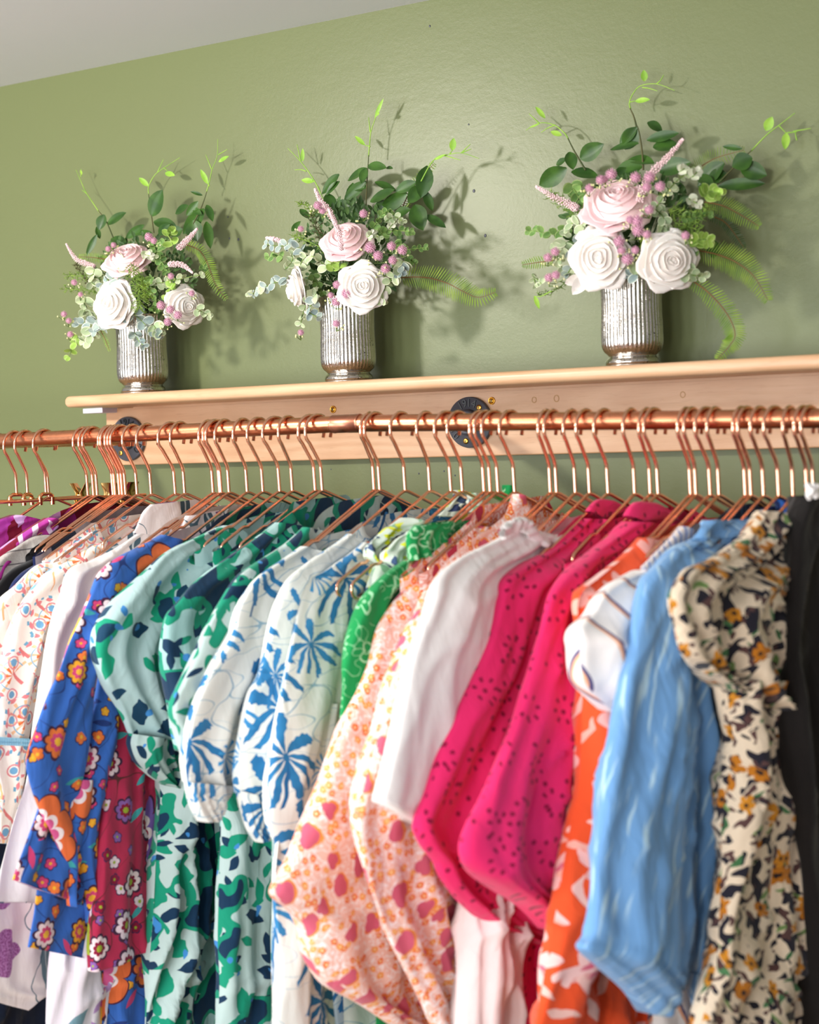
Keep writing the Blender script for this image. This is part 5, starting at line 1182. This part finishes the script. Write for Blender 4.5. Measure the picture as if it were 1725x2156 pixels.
pompoms(B, [(895, 1360, 36), (970, 1393, 35), (1030, 1437, 35), (950, 1490, 33), (1140, 1265, 25), (210, 1180, 26), (130, 1430, 26), (168, 1482, 25), (180, 1590, 28), (800, 820, 36), (840, 850, 28), (480, 915, 24), (522, 885, 24), (975, 1130, 26), (260, 1275, 22)], -.085)
# --- right bouquet
B = Bq('bouquet', 'bouquet with several fern fronds arching right, in the rightmost vase', V['R'], 1080, 130, 2.674)
filler(B, 680, 930, 380, 280, 320)
q = MB()
for a in ((305, 600, 143, 698, 92), (318, 508, 340, 605, 62), (380, 545, 512, 463, 84), (330, 620, 485, 645, 66), (245, 580, 305, 545, 34), (702, 368, 628, 496, 84), (700, 375, 600, 460, 60), (710, 460, 545, 495, 44), (758, 342, 845, 388, 48), (755, 440, 938, 400, 52), (790, 480, 935, 470, 76), (795, 572, 640, 540, 60), (578, 630, 732, 590, 96), (820, 612, 1008, 568, 84), (1192, 570, 1042, 705, 96), (1348, 540, 1235, 592, 86), (1280, 590, 1432, 640, 84), (1292, 490, 1180, 475, 28), (1160, 700, 1422, 682, 58), (1100, 655, 1212, 640, 76), (1120, 1000, 1132, 1110, 64), (430, 890, 522, 945, 84), (640, 600, 580, 660, 60), (880, 690, 980, 740, 60), (1060, 720, 1160, 760, 60), (1040, 640, 1130, 700, 60)): dark_leaf(B, q, *a, dy=.02)
B.add(q, 'dark_leaves', M['dark_leaf'])
branch(B, [(735, 610), (728, 500), (712, 400), (700, 360)], 6, 'stem_brown', .02); branch(B, [(700, 380), (682, 310), (660, 262)], 6, 'stem_brown', .03); branch(B, [(410, 610), (345, 500), (310, 430)], 6, 'stem_brown', .02); branch(B, [(1150, 690), (1250, 590), (1345, 498)], 6, 'stem_brown', .02)
vine(B, [[(664, 266), (657, 232), (676, 182), (720, 136), (810, 125), (912, 162)], [(810, 125), (832, 105), (850, 74)], [(730, 145), (770, 150), (815, 165)], [(657, 228), (690, 220)]], [(690, 222, 772, 212, 38), (742, 110, 738, 46, 46)])
vine(B, [[(315, 440), (290, 400), (230, 355), (150, 345), (74, 386)], [(150, 347), (92, 293)], [(240, 356), (200, 372), (160, 398)]], [(182, 318, 128, 252, 34), (275, 415, 212, 392, 38), (150, 350, 90, 372, 14)])
vine(B, [[(1340, 505), (1430, 412), (1510, 350), (1590, 288)], [(1600, 442), (1588, 388)], [(1580, 392), (1680, 375)], [(1500, 360), (1540, 402)], [(1545, 400), (1600, 395)]], [(1425, 388, 1462, 310, 62), (1540, 400, 1534, 494, 52)], .04)
fern(B, [(1000, 640), (1060, 590), (1150, 540), (1300, 498)], 68, 26, .03); fern(B, [(1080, 790), (1180, 810), (1280, 860), (1385, 925)], 66, 26, .0); fern(B, [(1100, 860), (1190, 900), (1250, 970), (1300, 1045)], 44, 22, .04, mat='dark_leaf')
fern(B, [(1030, 1060), (1150, 1085), (1260, 1130), (1360, 1210), (1435, 1340)], 92, 36, -.03); fern(B, [(990, 1220), (1080, 1280), (1170, 1370), (1230, 1460), (1252, 1540), (1220, 1600), (1155, 1672)], 72, 42, -.04); fern(B, [(230, 1118), (140, 1130), (55, 1143)], 40, 14, -.04)
rose(B, 590, 790, 158, 'pink_petal', UPV(-.15, .95), -.06, 'pink_rose'); rose(B, 490, 1105, 135, 'white_petal', UPV(-.25, .05), -.08, 'white_rose'); rose(B, 882, 1122, 126, 'white_petal', UPV(.35, .0), -.075, 'white_rose')
for a in ((420, 1200, 335, 1312, 90), (400, 1210, 290, 1250, 70), (520, 1210, 640, 1200, 80)): 
    q = MB(); leaf3(q, B.w(a[0], a[1], -.06), B.w(a[2], a[3], -.065), B.m(a[4]), VIEW, .15, .3); B.add(q, 'petal', M['white_petal'])
astilbe(B, [(958, 438), (880, 530), (800, 610), (745, 680), (712, 790)], 50, -.07); astilbe(B, [(133, 703), (220, 755), (320, 805), (370, 830)], 46, -.05)
for a in (([(330, 940), (230, 965), (100, 950)], 60, 'mid_leaf', 7), ([(400, 930), (330, 910), (300, 960)], 62, 'sage_leaf', 4), ([(330, 690), (370, 760), (430, 820)], 66, 'mid_leaf', 5), ([(420, 900), (430, 830)], 60, 'mid_leaf', 3), ([(300, 1020), (250, 1100), (300, 1190)], 72, 'sage_leaf', 5), ([(370, 1080), (340, 1140), (310, 1190)], 70, 'grey_leaf', 3), ([(400, 980), (390, 1040)], 70, 'grey_leaf', 3), ([(640, 900), (580, 920), (560, 950)], 66, 'sage_leaf', 3), ([(800, 830), (850, 880), (840, 960)], 68, 'sage_leaf', 4), ([(820, 960), (870, 950)], 62, 'sage_leaf', 3), ([(690, 1120), (740, 1160), (790, 1170)], 82, 'sage_leaf', 4), ([(700, 1200), (650, 1200)], 60, 'grey_leaf', 2), ([(960, 1180), (1010, 1200), (1070, 1210)], 70, 'sage_leaf', 4), ([(800, 830), (880, 720), (950, 650), (1040, 610)], 50, 'sage_leaf', 8), ([(1080, 760), (1110, 730), (1160, 740)], 68, 'bright_leaf', 4), ([(1000, 1040), (1060, 1000), (1110, 1010)], 66, 'bright_leaf', 5), ([(1040, 1060), (1000, 1090)], 50, 'mid_leaf', 3), ([(960, 880), (1040, 870), (1110, 860)], 46, 'mid_leaf', 6), ([(160, 1250), (120, 1210), (130, 1260)], 44, 'sage_leaf', 3), ([(470, 930), (510, 960)], 56, 'mid_leaf', 3)):
    sprig(B, a[0], a[1], a[2], a[3], -.06 if a[2] != 'mid_leaf' else -.045)
for a in ([(990, 770), (1040, 800)], [(940, 620), (970, 600)], [(1010, 650), (1040, 620)], [(740, 840), (780, 830)]): sprig(B, a, 50, 'pale_leaf', 2, -.075, name='white_blossom_sprig')
needles(B, [(370, 880), (280, 800), (220, 750)], 46, 30, -.045); needles(B, [(880, 830), (980, 880), (1090, 840)], 60, 40, -.04, 'asparagus', L=34); needles(B, [(900, 960), (980, 930), (1050, 950)], 50, 26, -.04, 'asparagus', L=30); needles(B, [(720, 1000), (760, 1040), (720, 1080)], 46, 26, -.075, 'fern_leaf', L=26); needles(B, [(300, 1240), (230, 1290), (150, 1310)], 22, 10, -.04, 'stem_green')
vine(B, [[(220, 1290), (160, 1320), (120, 1320)]], [(122, 1318, 150, 1392, 30)], -.05)
pompoms(B, [(495, 665, 29), (555, 632, 33), (432, 710, 26), (692, 650, 32), (770, 650, 32), (830, 702, 30), (755, 705, 28), (768, 832, 28), (700, 895, 34), (705, 948, 37), (660, 890, 25), (598, 1012, 34), (612, 1062, 25), (645, 1112, 35), (755, 972, 25), (690, 1060, 24), (198, 1102, 27), (238, 1068, 27), (205, 1216, 28), (242, 1200, 26), (972, 978, 25), (520, 660, 22)], -.095)
# ------------------------------------------------------------------ light
def area(name, loc_, target, size, power, col, sy=None):
    l = bpy.data.lights.new(name, 'AREA'); l.energy = power; l.color = col; l.shape = 'RECTANGLE'; l.size = size; l.size_y = sy or size
    o = bpy.data.objects.new(name, l); COL.objects.link(o); o.location = loc_
    d = Vector(target) - Vector(loc_); o.rotation_euler = d.to_track_quat('-Z', 'Y').to_euler(); return o
TG = (-1.35, 2.0, 1.6)
area('ceiling_lamp', (-2.2, .6, 2.2), (-1.35, 2.1, 1.75), .13, 24, (1, .94, .86), .13)
area('window_light', (-3.1, -1.1, 1.2), (-1.3, 1.7, 1.3), 1.2, 42, (.93, .97, 1), 1.3)
for wx, wp in ((-2.0, 42), (-1.0, 46), (0.0, 36)): area('front_fill_panel', (wx, -2.35, 1.35), (-1.25, 2.0, 1.75), .55, wp, (.97, .985, 1), 1.5)  # added panels of fill light for the garments, split to structure reflections
w = bpy.data.worlds.new('room_light'); SC.world = w; w.use_nodes = True
nt = w.node_tree; bg = nt.nodes['Background']; bg.inputs[0].default_value = (.95, .97, 1, 1); bg.inputs[1].default_value = .42
SC.view_settings.view_transform = 'Standard'; SC.view_settings.look = 'None'; SC.view_settings.gamma = 1; SC.view_settings.exposure = -.02
SC.view_settings.use_curve_mapping = False

struct(slab('wall_front', (-4.2, -2.72, 0), (1.4, -2.6, ZC), M['ceiling']), 'pale wall opposite the rail')
